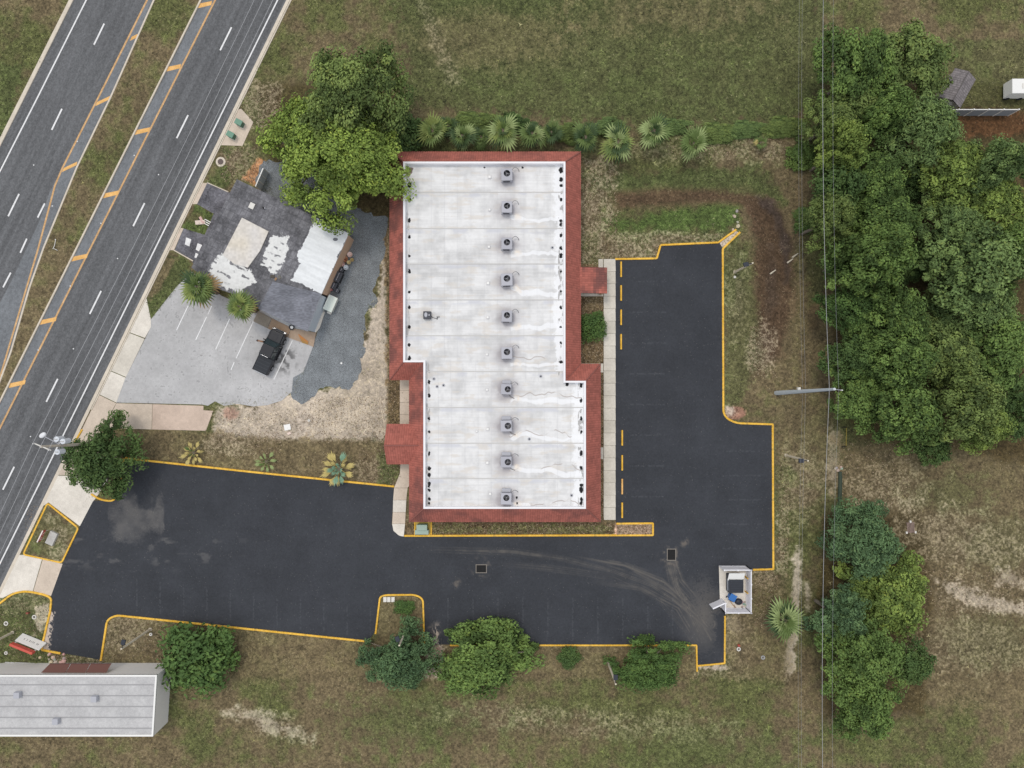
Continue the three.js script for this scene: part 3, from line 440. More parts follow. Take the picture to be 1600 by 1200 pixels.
// parapet and roof deck
const whiteCap = mat(lin(236, 236, 240), 0.6), INN = offsetPath(PAR, -0.22, true);
part('parapet', sweep(PAR, [[0, HP - 0.3], [0, HP + 0.03], [-0.22, HP + 0.03], [-0.22, HR - 0.1]], true), whiteCap, shop);
const R0 = [626, 248], R1 = [920, 800];
const UNITS = [[792, 275, 0], [792, 325.5, 0], [792, 382, 0], [792, 438, 0], [792, 495, 0], [792, 552, 0], [791, 608, 1], [791, 665, 1], [791, 721, 1], [791, 778, 2]];
const BAYS = [252.5, 300.5, 357, 412.5, 468.5, 524.5, 580.5, 636.5, 692.5, 747.5, 795];
const SPOTS = []; { const r = rng(5); const add = (u, v, s) => SPOTS.push([u, v, s, rr(0.7, 1.6, r)]);
  for (const [v, s] of [[289, 3.5], [312, 3], [400, 2.2], [424, 2.4], [456, 2.6], [480, 2.4], [511, 2.4], [539, 2.2], [560, 2.6], [370, 2.4], [344, 2.2]]) add(639.5, v, s);
  for (const [v, s] of [[266, 3.4], [281, 3], [290, 3.2], [312, 2.4], [345, 2.8], [350, 2.4], [368, 2.4], [387, 2.4], [400, 2.8], [424, 2.2], [455, 2.4], [480, 2.2], [511, 2.2], [536, 2.2], [566, 3]]) add(876.5, v, s);
  for (const [v, s] of [[597, 2.4], [618, 2], [654, 2.2], [675, 2.6], [709, 2.2], [732, 3], [742, 2.8], [757, 2.6], [766, 2.6], [780, 2.4], [786, 2.2]]) add(670.5, v, s);
  for (const [v, s] of [[602, 2.6], [626, 2.4], [654, 2.2], [675, 2.2], [708, 2.8], [731, 2.4], [758, 3.2], [765, 3.4], [780, 2.6], [786, 3]]) add(908, v, s); add(886, 600, 2.4); add(816, 262, 1.8); add(757, 262, 1.4); add(807, 778, 1.5); add(808, 786, 1.5); }
const roofMap = texture(1100, 2048, (a, b, o, i, j) => {
  const u = mix(R0[0], R1[0], a), v = mix(R0[1], R1[1], b), n = hsh(i, j), f = fbm(u * 0.3, v * 0.3, 2), g = fbm(u * 0.028, v * 0.07 + 4, 4), st = fbm(u * 0.02, v * 0.5, 3);
  let k = 227 + (n - 0.5) * 6 + (f - 0.5) * 8 + (st - 0.5) * 16 - 20 * sst(0.38, 0.85, g) - 12 * sst(0.35, 0.8, fbm(u * 0.11 + 9, v * 0.05, 4)); o[0] = k * 0.998; o[1] = k * 1.0; o[2] = k * 1.002;
  mix3(o, [214, 207, 198], 0.5 * sst(0.55, 0.72, fbm(u * 0.045 + 70, v * 0.16 + 8, 4)));
  let bay = 0; while (bay < 9 && v > BAYS[bay + 1]) bay++;
  const lv = v - BAYS[bay], hv = BAYS[bay + 1] - BAYS[bay], U = UNITS[bay];
  const dirt = Math.exp(-(((u - U[0]) / 17) ** 2) - (((v - U[1] - 2) / 15) ** 2)); mix3(o, [180, 177, 180], clamp(dirt * 1.5 * (0.3 + 1.2 * fbm(u * 0.12 + 3, v * 0.12, 3)) * (bay > 5 ? 1.25 : 1)));
  mix3(o, [202, 204, 212], 0.75 * sst(0.42, 0.62, fbm(u * 0.05 + 31, v * 0.09, 3)) * sst(6, 0, Math.abs(lv - 4 - 3 * (g - 0.5))));    // film along each seam
  // brushed repair coat running from each unit to the east edge, brighter than the old membrane
  if (u > 795) { const e = bay > 5 ? 908 : 878, yc = U[1] + 14 + (u - 795) * 0.05 + (fbm(u * 0.05, bay * 9, 3) - 0.5) * 16, wd = 5.5 * (0.5 + fbm(u * 0.04 + 50, bay * 3, 2)); if (bay > 0) mix3(o, [240, 242, 245], 0.75 * sst(wd * 0.8, wd * 0.8 - 2.2, Math.abs(v - yc)) * sst(795, 800, u)); mix3(o, [241, 243, 246], 0.75 * sst(14, 9, e - u + (f - 0.5) * 9 + (g - 0.5) * 14));
    if (bay > 4) { const yr = U[1] + 9 + (fbm(u * 0.045 + 5, bay * 5, 3) - 0.45) * 22; mix3(o, [176, 168, 164], 0.75 * sst(1.3, 0.3, Math.abs(v - yr)) * sst(0.3, 0.5, fbm(u * 0.07, bay, 2))); }
    if (bay > 0) { mix3(o, [240, 226, 208], 0.6 * sst(8, 2, Math.hypot((u - 808) * 0.8, v - yc + 2)) * f * 1.3); } }
  if (u < 640 && v < 566 || u < 672 && v > 566) { const ed = v < 566 ? u - 634 : u - 665; mix3(o, [150, 148, 146], 0.55 * sst(9, 3, Math.abs(ed - 4)) * sst(0.5, 0.66, fbm(u * 0.3, v * 0.09, 3))); }
  if (u > 870 && Math.abs((v < 595 ? 877 : 908) - u) < 5) mix3(o, [140, 138, 136], 0.6 * sst(0.58, 0.7, fbm(u * 0.3, v * 0.12 + 80, 3)));
  for (const [su, sv, s, q] of SPOTS) { const dx = (u - su) * 1.15, dy = (v - sv) / q; if (Math.abs(dx) < 7 && Math.abs(dy) < 7) { const d = Math.hypot(dx, dy) + (fbm(u * 0.5, v * 0.5, 2) - 0.5) * 2.6; mix3(o, [34, 34, 36], sst(s * 1.2, s * 1.2 - 0.9, d)); } }
  { const d = sdPoly([[632, 259], [645.5, 263], [644, 269], [638, 277.5], [634, 274]], u, v); mix3(o, [112, 96, 88], 0.9 * sst(-0.8, 0.8, d + (f - 0.5) * 2)); }
}, THREE.ClampToEdgeWrapping);
roofMap.userData = {};
const roofUV = (x, z) => { const k = G * (1 - HR / FLY); return [(x / k + 800 - R0[0]) / (R1[0] - R0[0]), (z / k + 600 - R0[1]) / (R1[1] - R0[1])]; };
const roofMat = tex(roofMap, 0.75);
const deck = part('roof', sheet(INN, HR - 0.02, roofUV), mat(lin(196, 197, 202)), shop);
{ // membrane laid in bays of sheets with open joints, a raised lap over each bay seam
  const lo = v => v < 566 ? 632.5 : 664.5, hi = v => v < 594 ? 880.5 : 912.5, q = (u, v) => [X(u, HR), Z(v, HR)];
  for (let b = 0; b < 10; b++) { const v0 = b ? BAYS[b] + 0.5 : 255, v1 = b < 9 ? BAYS[b + 1] - 0.5 : 793, cuts = [BAYS[b]];
    const segs = b === 5 ? [[v0, 564.6], [564.6, v1]] : b === 6 ? [[v0, 596.5], [596.5, v1]] : [[v0, v1]];
    for (const [a, c] of segs) { const m = (a + c) / 2, l = lo(m), h = hi(m), N = Math.round((h - l) / 20.5); for (let i = 0; i < N; i++) { const s = (h - l) / N; part('roof_sheet', prism([q(l + i * s + 0.1, a), q(l + (i + 1) * s - 0.1, a), q(l + (i + 1) * s - 0.1, c - 0.1), q(l + i * s + 0.1, c - 0.1)], HR - 0.02, HR + 0.006 + (i % 2) * 0.003, roofUV), roofMat, deck); } }
    if (b) part('seam_lap', prism([q(lo(BAYS[b] - 1), BAYS[b] - 0.75), q(hi(BAYS[b]), BAYS[b] - 0.75), q(hi(BAYS[b]), BAYS[b] + 0.75), q(lo(BAYS[b] - 1), BAYS[b] + 0.75)], HR, HR + 0.045, roofUV), mat(lin(198, 197, 195), 0.75), deck); }
}
const galv = mat(lin(176, 178, 186), 0.55), dark = mat(lin(34, 34, 40), 0.6), steel = mat(lin(150, 152, 158), 0.45, { metalness: 0.5 }), white = mat(lin(236, 236, 234), 0.6), offw = mat(lin(222, 220, 214), 0.8);
for (const [u, v, s] of [[765, 277, 5], [765, 328, 4], [764, 386, 4], [762.5, 442.5, 5.4], [762, 496, 4.4], [761, 554, 4], [761, 609, 4], [762, 670.5, 4.6], [761.5, 723, 5], [766, 771.5, 4.4], [745, 674, 3.4]]) { const g = part('roof_vent', join([rbox(s * 0.078, 0.12, s * 0.078, 0.02, X(u, HR), HR, Z(v, HR))]), mat(lin(208, 208, 210), 0.7), shop); part('vent_cap', rbox(s * 0.055, 0.05, s * 0.055, 0.015, X(u, HR), HR + 0.12, Z(v, HR)), white, g); }
for (const [u, v] of [[863, 387], [827, 686], [893, 774], [678, 592], [693, 602], [683, 604], [845, 588]]) { const g = part('roof_drain', cyl(0.2, 0.17, 0.06, X(u, HR), HR, Z(v, HR), 14), galv, shop); part('strainer', cyl(0.09, 0.05, 0.1, X(u, HR), HR + 0.06, Z(v, HR), 8), dark, g); }

// package air conditioners, one to each bay
const nth = ['northernmost', 'second', 'third', 'fourth', 'fifth', 'sixth', 'seventh', 'eighth', 'ninth', 'southernmost'];
UNITS.forEach(([u, v, kind], i) => {
  const jig = [0.03, -0.02, 0.0, 0.04, -0.03, 0.01, -0.04, 0.02, 0.0, -0.02][i];
  const a = thing('air_conditioner', i === 0 || i === 9 ? `grey rooftop air conditioner, ${nth[i]} of the row on the white roof` : `grey rooftop air conditioner, ${nth[i]} from the north end of the roof row`, 'air conditioner', [X(u, HR), HR + 0.009, Z(v, HR + 0.5)], jig, 'rooftop air conditioners'); a.scale.set(1 + jig * 1.2, 1 - jig, 1 + jig);
  const w = 1.22, d = kind === 1 ? 1.22 : 1.3, h = 0.95, fx = kind === 1 ? 0.2 : 0.02, fz = kind === 1 ? 0 : -0.12;
  part('base_rail', join([box(w + 0.16, 0.12, 0.12, 0, 0, -d / 2 + 0.1), box(w + 0.16, 0.12, 0.12, 0, 0, d / 2 - 0.1)]), galv, a);
  const tn = (i * 7) % 13, skin = mat(lin(166 + tn, 167 + tn, 176 + tn), 0.5), y0 = 0.12, yt = y0 + h;
  part('cabinet', join([box(w, h, 0.03, 0, y0, -d / 2 + 0.015), box(w, h, 0.03, 0, y0, d / 2 - 0.015), box(0.03, h, d - 0.062, -w / 2 + 0.015, y0, 0), box(0.03, h, d - 0.062, w / 2 - 0.015, y0, 0), box(w - 0.07, 0.03, d - 0.07, 0, y0, 0)]), skin, a);
  const top = new THREE.Shape([[-w / 2, -d / 2], [w / 2, -d / 2], [w / 2, d / 2], [-w / 2, d / 2]].map(q => new THREE.Vector2(...q))), hole = new THREE.Path(); hole.absarc(fx, -fz, 0.37, 0, Math.PI * 2, true); top.holes.push(hole);
  part('top_panel', new THREE.ExtrudeGeometry(top, { depth: 0.03, bevelEnabled: true, bevelSize: 0.015, bevelThickness: 0.012, bevelSegments: 1, curveSegments: 24 }).rotateX(-Math.PI / 2).translate(0, yt + 0.012, 0), skin, a);
  const fan = part('fan_shroud', new THREE.CylinderGeometry(0.4, 0.4, h - 0.1, 24, 1, true).translate(fx, y0 + 0.04 + (h - 0.1) / 2, fz), mat(lin(96, 97, 102), 0.7), a);
  const blades = []; for (let k = 0; k < 3; k++) { const g = new THREE.BoxGeometry(0.26, 0.01, 0.12); g.rotateX(0.5); g.translate(0.2, 0, 0); g.rotateY(k * 2.094 + i); g.translate(fx, yt - 0.12, fz); blades.push(g); }
  part('fan_blades', join([...blades, cyl(0.08, 0.08, 0.16, fx, yt - 0.2, fz, 10), rod([fx - 0.39, yt - 0.22, fz], [fx + 0.39, yt - 0.22, fz], 0.015)]), mat(lin(130, 131, 136), 0.5), fan);
  const rings = [0.12, 0.24, 0.36].map(r => { const g = new THREE.TorusGeometry(r, 0.009, 4, 20); g.rotateX(Math.PI / 2); g.translate(fx, 0.12 + h + 0.06, fz); return g; });
  part('fan_guard', join(rings), dark, fan);
  const lv = []; for (let k = 0; k < 5; k++) lv.push(box(w * 0.62, 0.03, 0.02, kind === 1 ? 0 : -0.05, 0.3 + k * 0.12, d / 2 + 0.008)); part('louvre', join(lv), dark, a);
  part('access_panel', box(0.02, h * 0.6, 0.34, -w / 2 - 0.008, 0.25, -0.1), dark, a);
  if (kind) part('duct', rbox(w * 0.85, 0.35, 0.42, 0.03, 0, 0.1, -d / 2 - 0.25), galv, a);
  const pts = [[w / 2 - 0.05, 0.5, -d / 2 + 0.15], [w / 2 + 0.12, 0.55, -d / 2 - 0.15], [w / 2 + 0.4, 0.5, -d / 2 - 0.3], [w / 2 + 0.72, 0.28, -d / 2 - 0.12], [w / 2 + 0.8, 0.02, -d / 2 + 0.05]].map(p => new THREE.Vector3(...p));
  part('conduit', new THREE.TubeGeometry(new THREE.CatmullRomCurve3(pts), 16, 0.028, 6), mat(lin(110, 110, 114), 0.6), a);
  if (kind === 1) part('drain_pipe', join([rod([0.3, 0.05, d / 2], [0.62, 0.05, d / 2 + 0.35], 0.04), rod([0.62, 0.05, d / 2 + 0.35], [1.05, 0.04, d / 2 + 0.5], 0.04)]), mat(lin(140, 134, 130), 0.7), a);
});
{ const e = thing('exhaust_fan', 'small dark square exhaust unit alone on the western half of the white roof', 'exhaust fan', [X(668, HR), HR + 0.009, Z(493, HR)]);
  part('housing', rbox(0.88, 0.5, 0.9, 0.03, 0, 0, 0), mat(lin(66, 68, 76), 0.6), e); const g = cyl(0.2, 0.17, 0.1, -0.12, 0.5, -0.02, 16); g.scale(1, 1, 1.5); part('hood', g, galv, e); part('motor', rbox(0.14, 0.12, 0.2, 0.02, 0.26, 0.5, 0), galv, e);
  part('cable', new THREE.TubeGeometry(new THREE.CatmullRomCurve3([[0.4, 0.1, 0.1], [0.8, 0.03, 0.3], [1.1, 0.03, 0.35], [1.25, 0.1, 0.1], [1.1, 0.03, 0.5]].map(p => new THREE.Vector3(...p))), 20, 0.03, 5), mat(lin(90, 90, 92)), e); part('junction_box', rbox(0.34, 0.14, 0.12, 0.02, 1.25, 0, 0.15), mat(lin(150, 150, 150)), e); }

// ---------------------------------------------------------------- old workshop by the road
const HO = 3.3;
const oldRoof = [[370, 280], [495, 340], [545, 364.5], [502.5, 459.5], [428, 441], [406, 482], [388, 467], [342, 452], [299, 418]];
const O0 = [262, 262], O1 = [552, 524];
const PAINT = [[[441, 365], [452, 370], [449, 389], [443, 412], [436, 424], [426, 427], [409, 412], [412, 394], [424, 372]], [[348, 395], [385, 418], [392, 425], [400, 440], [380, 452], [384, 458], [366, 455], [338, 448], [326, 424], [332, 410]]];
const oldRoofMap = texture(1024, 1024, (a, b, o, i, j) => {
  const u = mix(O0[0], O1[0], a), v = mix(O0[1], O1[1], b), s = (u * 0.8978 + v * 0.4405), t = (-u * 0.4405 + v * 0.8978);
  const n = hsh(i, j), f = fbm(u * 0.35, v * 0.35, 3), g = fbm(u * 0.04, v * 0.04, 3), gr = fbm(s * 0.16, t * 0.05, 2), g2 = fbm(s * 0.05, t * 0.16, 2);
  let k = 108 + (n - 0.5) * 20 + (f - 0.5) * 44 + (g - 0.5) * 36 + (gr - 0.5) * 18 + (g2 - 0.5) * 18; o[0] = k; o[1] = k * 1.0; o[2] = k * 1.04;
  const js = Math.abs(((s / 8.2) % 1) - 0.5), jt = Math.abs(((t / 12.5) % 1) - 0.5); const cl = (hsh(Math.floor(s / 8.2), Math.floor(t / 12.5)) - 0.5) * 20; o[0] += cl; o[1] += cl; o[2] += cl; if (js > 0.455) mix3(o, [68, 68, 72], 1.1 * f * f); if (jt > 0.465) mix3(o, [68, 68, 72], 1.1 * f * f);
  if (n > 0.965 && f > 0.5) mix3(o, [168, 168, 166], 0.6);
  const cs = vn(s * 0.22, t * 0.5), rib = Math.sin(t * 0.9 + (f - 0.5) * 2);
  let d = sdPoly([[496, 341], [545, 364.5], [502.5, 459.5], [456, 437], [462, 425], [468, 412], [464, 399], [474, 380], [483, 362]], u, v) + (u + v < 945 || u < 470 ? (f - 0.5) * 4 + (fbm(u * 0.16, v * 0.16, 2) - 0.5) * 6 : 0);
  let m = sst(-0.6, 0.6, d); if (m) { const w = 226 + (f - 0.5) * 12 + (fbm(s * 0.03, t * 0.22, 3) - 0.5) * 30 + (n - 0.5) * 6; mix3(o, [w * 0.985, w, w * 1.01], m); }
  PAINT.forEach((P, q) => { d = sdPoly(P, u, v) + (fbm(u * 0.22, v * 0.22, 3) - 0.5) * 11; const band = Math.abs((((t + (fbm(s * 0.1, t * 0.1, 2) - 0.5) * 5) / 10.5) % 1 + 1) % 1 - 0.5), gap = sst(0.3, 0.42, band + (f - 0.5) * 0.3) * sst(0.42, 0.6, fbm(s * 0.16 + q * 30, t * 0.09, 2)); m = sst(-1.2, 1.2, d) * (1 - 0.85 * gap * (q && v > 438 ? 0.25 : 1)); const wv = 222 + (f - 0.5) * 24; mix3(o, [wv, wv * 1.005, wv * 1.0], m); });
  if (Math.hypot((u - 524) / 1.5, v - 374) < 2.6) mix3(o, [90, 92, 98], 0.8);
}, THREE.ClampToEdgeWrapping);
oldRoofMap.userData = {};
const planUV = (h, A, B) => (x, z) => { const k = G * (1 - h / FLY); return [(x / k + 800 - A[0]) / (B[0] - A[0]), (z / k + 600 - A[1]) / (B[1] - A[1])]; };
const work = thing('workshop', 'old flat-roofed workshop with patchy white coating on its dark roof', 'building');
{ const p = poly(oldRoof, HO), wl = offsetPath(p, -0.18, true); const orient = (() => { let a = 0; p.forEach(([x, z], i) => { const q = p[(i + 1) % p.length]; a += x * q[1] - q[0] * z; }); return a; })();
  part('wall', sides(offsetPath(p, orient > 0 ? -0.15 : 0.15, true), 0, HO - 0.1), mat(lin(206, 178, 152)), work);
  part('roof', sheet(p, HO, planUV(HO, O0, O1)), tex(oldRoofMap, 0.9), work);
  part('fascia', sides(p, HO - 0.2, HO - 0.002), mat(lin(206, 204, 200)), work);
  const slabRoof = poly([[378, 340], [419.5, 361.5], [406, 392], [387, 418], [366, 412], [348, 398]], HO + 0.12);
  part('raised_roof', prism(slabRoof, HO, HO + 0.12, metres), tex(texture(512, 512, (a, b, o, i, j) => { const n = hsh(i, j), f = wn(a * 30, b * 30, 30), g = wn(a * 5, b * 5, 5); const k = 214 + (n - 0.5) * 10 + (f - 0.5) * 22; o[0] = k; o[1] = k * (0.965 + 0.02 * g); o[2] = k * (0.9 + 0.07 * g); }), 0.9), work).material.map.repeat.set(1 / 7, 1 / 7);
  const cs = mat(lin(214, 205, 192), 0.9), e1 = [poly([[378, 340]], HO)[0], poly([[419.5, 361.5]], HO)[0]];
  for (const [u, v, w] of [[394, 322, 0.62]]) part('roof_hatch', rbox(w, 0.16, w * 1.15, 0.03, X(u, HO), HO, Z(v, HO), -0.45), offw, work);
  part('vent_pipe', cyl(0.1, 0.1, 0.35, X(412, HO), HO, Z(325, HO), 9), dark, work); part('vent_pipe', cyl(0.07, 0.07, 0.3, X(415, HO), HO, Z(326, HO), 9), galv, work);
  const lr = poly([[428, 440.6], [503, 459.6], [481, 518], [405, 483]], 3.0);
  const bt = texture(512, 512, (a, b, o, i, j) => { const n = hsh(i, j), f = wn(a * 24, b * 60, 60), g = wn(a * 4, b * 6, 6), k = 122 + (n - 0.5) * 16 + (f - 0.5) * 26 + (g - 0.5) * 22; o[0] = k * 0.98; o[1] = k; o[2] = k * 1.07; }); bt.repeat.set(1 / 6, 1 / 6);
  const low = part('lower_roof', sheet(lr, 3.36), tex(bt, 0.85), work); low.position.y = 0;
  part('fascia', sides(lr, 3.1, 3.358), mat(lin(190, 198, 208)), low);
  part('wall', sides(offsetPath(lr, orient > 0 ? -0.12 : 0.12, true), 0, 3.1), mat(lin(196, 208, 218)), work);
  const stack = [[426, 432, 0.5], [431, 436, 0.35], [437, 433, 0.4]]; stack.forEach(([u, v, s], i) => part('roof_debris', rbox(s, 0.08, s * 0.7, 0.02, X(u, HO), HO, Z(v, HO), i), mat(lin([80, 150, 110][i], [74, 120, 108][i], [66, 90, 100][i])), work));
}
// cracked asphalt drives and pale patches in front of it
const drvT = texture(512, 512, (a, b, o, i, j) => { const n = hsh(i, j), f = wn(a * 40, b * 40, 40), g = wn(a * 6, b * 6, 6), e = Math.min(Math.abs(wn(a * 14, b * 14, 14) - 0.5), Math.abs(wn(a * 9 + 3, b * 9, 9) - 0.5)); const k = 106 + (n - 0.5) * 26 + (f - 0.5) * 30 + (g - 0.5) * 34 - 22 * sst(0.02, 0.005, e); o[0] = k; o[1] = k; o[2] = k * 1.06; });
struct('forecourt_drive', sheet(poly([[324, 286], [358, 301], [380, 300], [345, 420], [308, 424], [300, 408], [273, 391], [287, 357], [320, 367], [334, 334], [308, 319]]), 0.03), tex(per(drvT, 6), 0.95));
{ const g = structGroup('faded_marking'); for (const p of [[[291, 371], [299, 374], [296, 385], [289, 382]], [[309, 380], [316, 383], [311, 393], [306, 390]], [[306, 395], [312, 398], [308, 404], [304, 402]]]) part('white_patch', sheet(poly(p), 0.036), paintWhite, g); struct('kerb_edge', sweep(poly([[272, 391], [302, 408]]), kerbProfile(0.14, 0.1), false), kerbConcrete); struct('kerb_edge', sweep(poly([[324, 285.5], [357, 300]]), kerbProfile(0.12, 0.07), false), kerbConcrete); }

// neighbour at the south-west: pale roof with a brown awning
{ const n = thing('roadside_shop', 'pale-roofed neighbouring shop with brown awning at the bottom left corner', 'building'); const hh = 3.2;
  const p = poly([[66, 1054], [246, 1054], [240, 1150], [-60, 1150], [-60, 1054]], hh); part('wall', sides(p, 0, hh), mat(lin(226, 224, 222)), n); part('roof', sheet(p, hh), tex(per(paleT, 6), 0.85), n); for (let i = 0; i < 5; i++) part('roof_seam', box(X(240, hh) - X(-60, hh), 0.03, 0.12, (X(240, hh) + X(-60, hh)) / 2, hh + 0.002, Z(1070 + i * 17, hh)), mat(lin(158, 158, 160)), n); for (const [u, v] of [[30, 1084], [150, 1090], [90, 1125]]) part('roof_vent', rbox(0.7, 0.5, 0.7, 0.04, X(u, hh), hh, Z(v, hh)), galv, n); part('parapet', sweep(p, [[0, hh - 0.1], [0, hh + 0.12], [0.2, hh + 0.12], [0.2, hh]].map(([a, b]) => [-a, b]), true), white, n);
  for (const [a, b, c] of [[64, 102, 0], [103, 133, 1], [134, 166, 2]]) { const A = [X(a, 3), 3.0, Z(1051, 3)], B = [X(b, 3), 3.0, Z(1051, 3)], C = [X(b + 8, 2.4), 2.4, Z(1037, 2.4)], D = [X(a + (c ? 8 : 14), 2.4), 2.4, Z(1037, 2.4)]; const s = part('awning', quad(A, B, C, D), mat(lin(104, 70, 62)), n); part('awning_edge', rod(C, D, 0.05), mat(lin(84, 56, 50)), s); }
  struct('forecourt_slab', sheet(poly([[8, 1034], [60, 1036], [66, 1048], [4, 1048]]), 0.03), tex(per(paleT, 5), 0.9)); }

// ---------------------------------------------------------------- trees
const leafMat = c => new THREE.MeshPhysicalMaterial({ color: c, vertexColors: true, roughness: 0.75, specularIntensity: 0.35, side: THREE.DoubleSide });
function crown(seed, o) { // o: clumps, leaves, leaf, lobes, squash, tone spread; unit radius 1, base at 0, height o.tall
  const r = rng(seed), pos = [], col = [], cl = [], tall = o.tall || 0.9;
  const ph = [r() * 6, r() * 6, r() * 6];
  for (let i = 0; i < o.clumps; i++) { const a = i * 2.39996 + r() * 0.6, y = Math.pow(r(), 0.8), R0 = 0.62 + 0.22 * Math.sin(a * 2 + ph[0]) * o.lobes + 0.16 * Math.sin(a * 3 + ph[1]) * o.lobes + 0.16 * Math.sin(a * 5 + ph[2]) * o.lobes;
    const q = Math.sqrt(Math.max(0.02, 1 - y * y * 0.92)) * Math.pow(r(), 0.42) * clamp(R0 + 0.2, 0.45, 1.0); cl.push([Math.cos(a) * q, y * tall * (1 - 0.25 * q) * (0.75 + 0.25 * r()), Math.sin(a) * q, (0.08 + 0.17 * Math.pow(r(), 1.3)) * o.clump, r()]); }
  const d = new THREE.Vector3(), n = new THREE.Vector3(), t = new THREE.Vector3(), b = new THREE.Vector3();
  for (const [cx, cy, cz, cr, cq] of cl) for (let k = 0, K = o.leaves * (0.35 + cr * 4.2); k < K; k++) {
    d.set(r() * 2 - 1, r() * 1.7 - 0.7, r() * 2 - 1); if (d.lengthSq() > 1.1) d.normalize(); else d.multiplyScalar(0.5 + 0.5 * r());
    const x = cx + d.x * cr, y = cy + d.y * cr * 0.7, z = cz + d.z * cr;
    n.copy(d).normalize(); n.x += (r() - 0.5) * 1.5; n.y += 0.5 + (r() - 0.5) * 0.9; n.z += (r() - 0.5) * 1.5; n.normalize();
    t.set(r() - 0.5, (r() - 0.5) * 0.5, r() - 0.5).cross(n).normalize(); b.crossVectors(n, t);
    const L = o.leaf * rr(0.7, 1.35, r), w = L * o.thin, f = L * 0.18;
    const P = [[-1, 0, 0], [0, -1, 1], [1, 0, 0], [0, 1, 1]].map(([u, v, e]) => [x + t.x * u * L + b.x * v * w + n.x * e * f * 0.5, y + t.y * u * L + b.y * v * w + n.y * e * f * 0.5, z + t.z * u * L + b.z * v * w + n.z * e * f * 0.5]);
    pos.push(...P[0], ...P[1], ...P[2], ...P[0], ...P[2], ...P[3]);
    const g = 1 + (r() - 0.5) * 0.5 + (cq - 0.5) * o.tone, yl = (r() < 0.1 ? 0.3 : 0) + (cq - 0.5) * 0.22; for (let e = 0; e < 6; e++) col.push(g * (1 + yl * 0.55), g * (1 + yl * 0.12), g * (1 - yl * 0.3)); }
  // bring the spread to unit half-width in plan
  const st = (k) => { const a = []; for (let i = k; i < pos.length; i += 54) a.push(pos[i]); a.sort((p, q) => p - q); const lo = a[Math.floor(a.length * 0.015)], hi = a[Math.floor(a.length * 0.985)]; return [(lo + hi) / 2, 2 / (hi - lo)]; }, [mx, kx] = st(0), [mz, kz] = st(2);
  for (let i = 0; i < pos.length; i += 3) { pos[i] = (pos[i] - mx) * kx; pos[i + 2] = (pos[i + 2] - mz) * kz; } for (const c of cl) { c[0] = (c[0] - mx) * kx; c[2] = (c[2] - mz) * kz; }
  const g = geo(pos); g.setAttribute('color', new THREE.Float32BufferAttribute(col, 3)); g.userData.cl = cl; return g;
}
const CR = {
  great: [51, 52, 53].map(s => crown(s, { clumps: 210, leaves: 210, leaf: 0.019, thin: 0.6, lobes: 1, clump: 0.78, tone: 1.0, tall: 0.85 })),
  oak: [11, 12, 13].map(s => crown(s, { clumps: 150, leaves: 180, leaf: 0.025, thin: 0.6, lobes: 1, clump: 0.88, tone: 1.0, tall: 0.85 })),
  broad: [21, 22, 23].map(s => crown(s, { clumps: 115, leaves: 170, leaf: 0.029, thin: 0.6, lobes: 0.9, clump: 1.05, tone: 0.9, tall: 1.0 })),
  fine: [31, 32].map(s => crown(s, { clumps: 120, leaves: 150, leaf: 0.036, thin: 0.36, lobes: 0.8, clump: 1.05, tone: 0.7, tall: 0.95 })),
  round: [41, 42].map(s => crown(s, { clumps: 60, leaves: 70, leaf: 0.05, thin: 0.5, lobes: 0.25, clump: 1.35, tone: 0.4, tall: 0.9 })),
};
const barkMat = tex(per(texture(256, 256, (a, b, o, i, j) => { const k = 128 + (hsh(i, j) - 0.5) * 24 + (wn(a * 40, b * 8, 40) - 0.5) * 50; o[0] = k; o[1] = k * 0.94; o[2] = k * 0.86; }), 0.8), 0.95);
const LEAF = { olive: leafMat(lin(108, 126, 72)), mid: leafMat(lin(98, 122, 66)), dark: leafMat(lin(82, 105, 60)), grey: leafMat(lin(104, 126, 76)), lime: leafMat(lin(116, 136, 70)), blue: leafMat(lin(88, 114, 78)), vivid: leafMat(lin(84, 110, 60)), oak: leafMat(lin(130, 152, 74)) };
function tree(u, v, rad, top, shape, leaf, label, category = 'tree', group, name = 'tree', squeeze = [1, 1], turn) { // u, v, rad as seen at mid crown height
  const lib = CR[shape], k = Math.floor(R() * lib.length), g = lib[k], hm = top * 0.72, r = rad * G * (1 - hm / FLY), low = Math.min(top * 0.45, Math.max(0.1, top - r * 1.25));
  const p = at(u, v, hm); p.y = gy(p.x, p.z);
  const T = thing(name, label, category, p, 0, group), a = turn === undefined ? R() * 6.28 : turn, sy = (top - low) / (g.userData.cl.reduce((m, c) => Math.max(m, c[1] + c[3]), 0));
  const c = part('crown', g, LEAF[leaf], T); c.position.y = low; c.rotation.y = a; c.scale.set(r * squeeze[0], sy, r * squeeze[1]);
  const tr = Math.max(0.05, r * 0.06), fork = Math.max(low * 0.8, top * 0.25), limbs = [rod([0, -0.1, 0], [0.05 * r, fork, 0.03 * r], tr * 1.35, tr, 9)];
  for (let i = 0; i < 9; i++) { const q = g.userData.cl[(i * 11 + 3) % g.userData.cl.length], ca = Math.cos(a), sa = Math.sin(a), x = q[0] * r * squeeze[0], z = q[2] * r * squeeze[1], E = [x * ca + z * sa, low + q[1] * sy, -x * sa + z * ca]; limbs.push(rod([0.05 * r, fork * 0.96, 0.03 * r], [E[0] * 0.5, mix(fork, E[1], 0.6), E[2] * 0.5], tr * 0.6, tr * 0.4, 6), rod([E[0] * 0.5, mix(fork, E[1], 0.6), E[2] * 0.5], E, tr * 0.4, tr * 0.12, 5)); }
  part('trunk', join(limbs), barkMat, T); return T;
}
const WG = 'trees of the wood on the right', L = (s) => s;
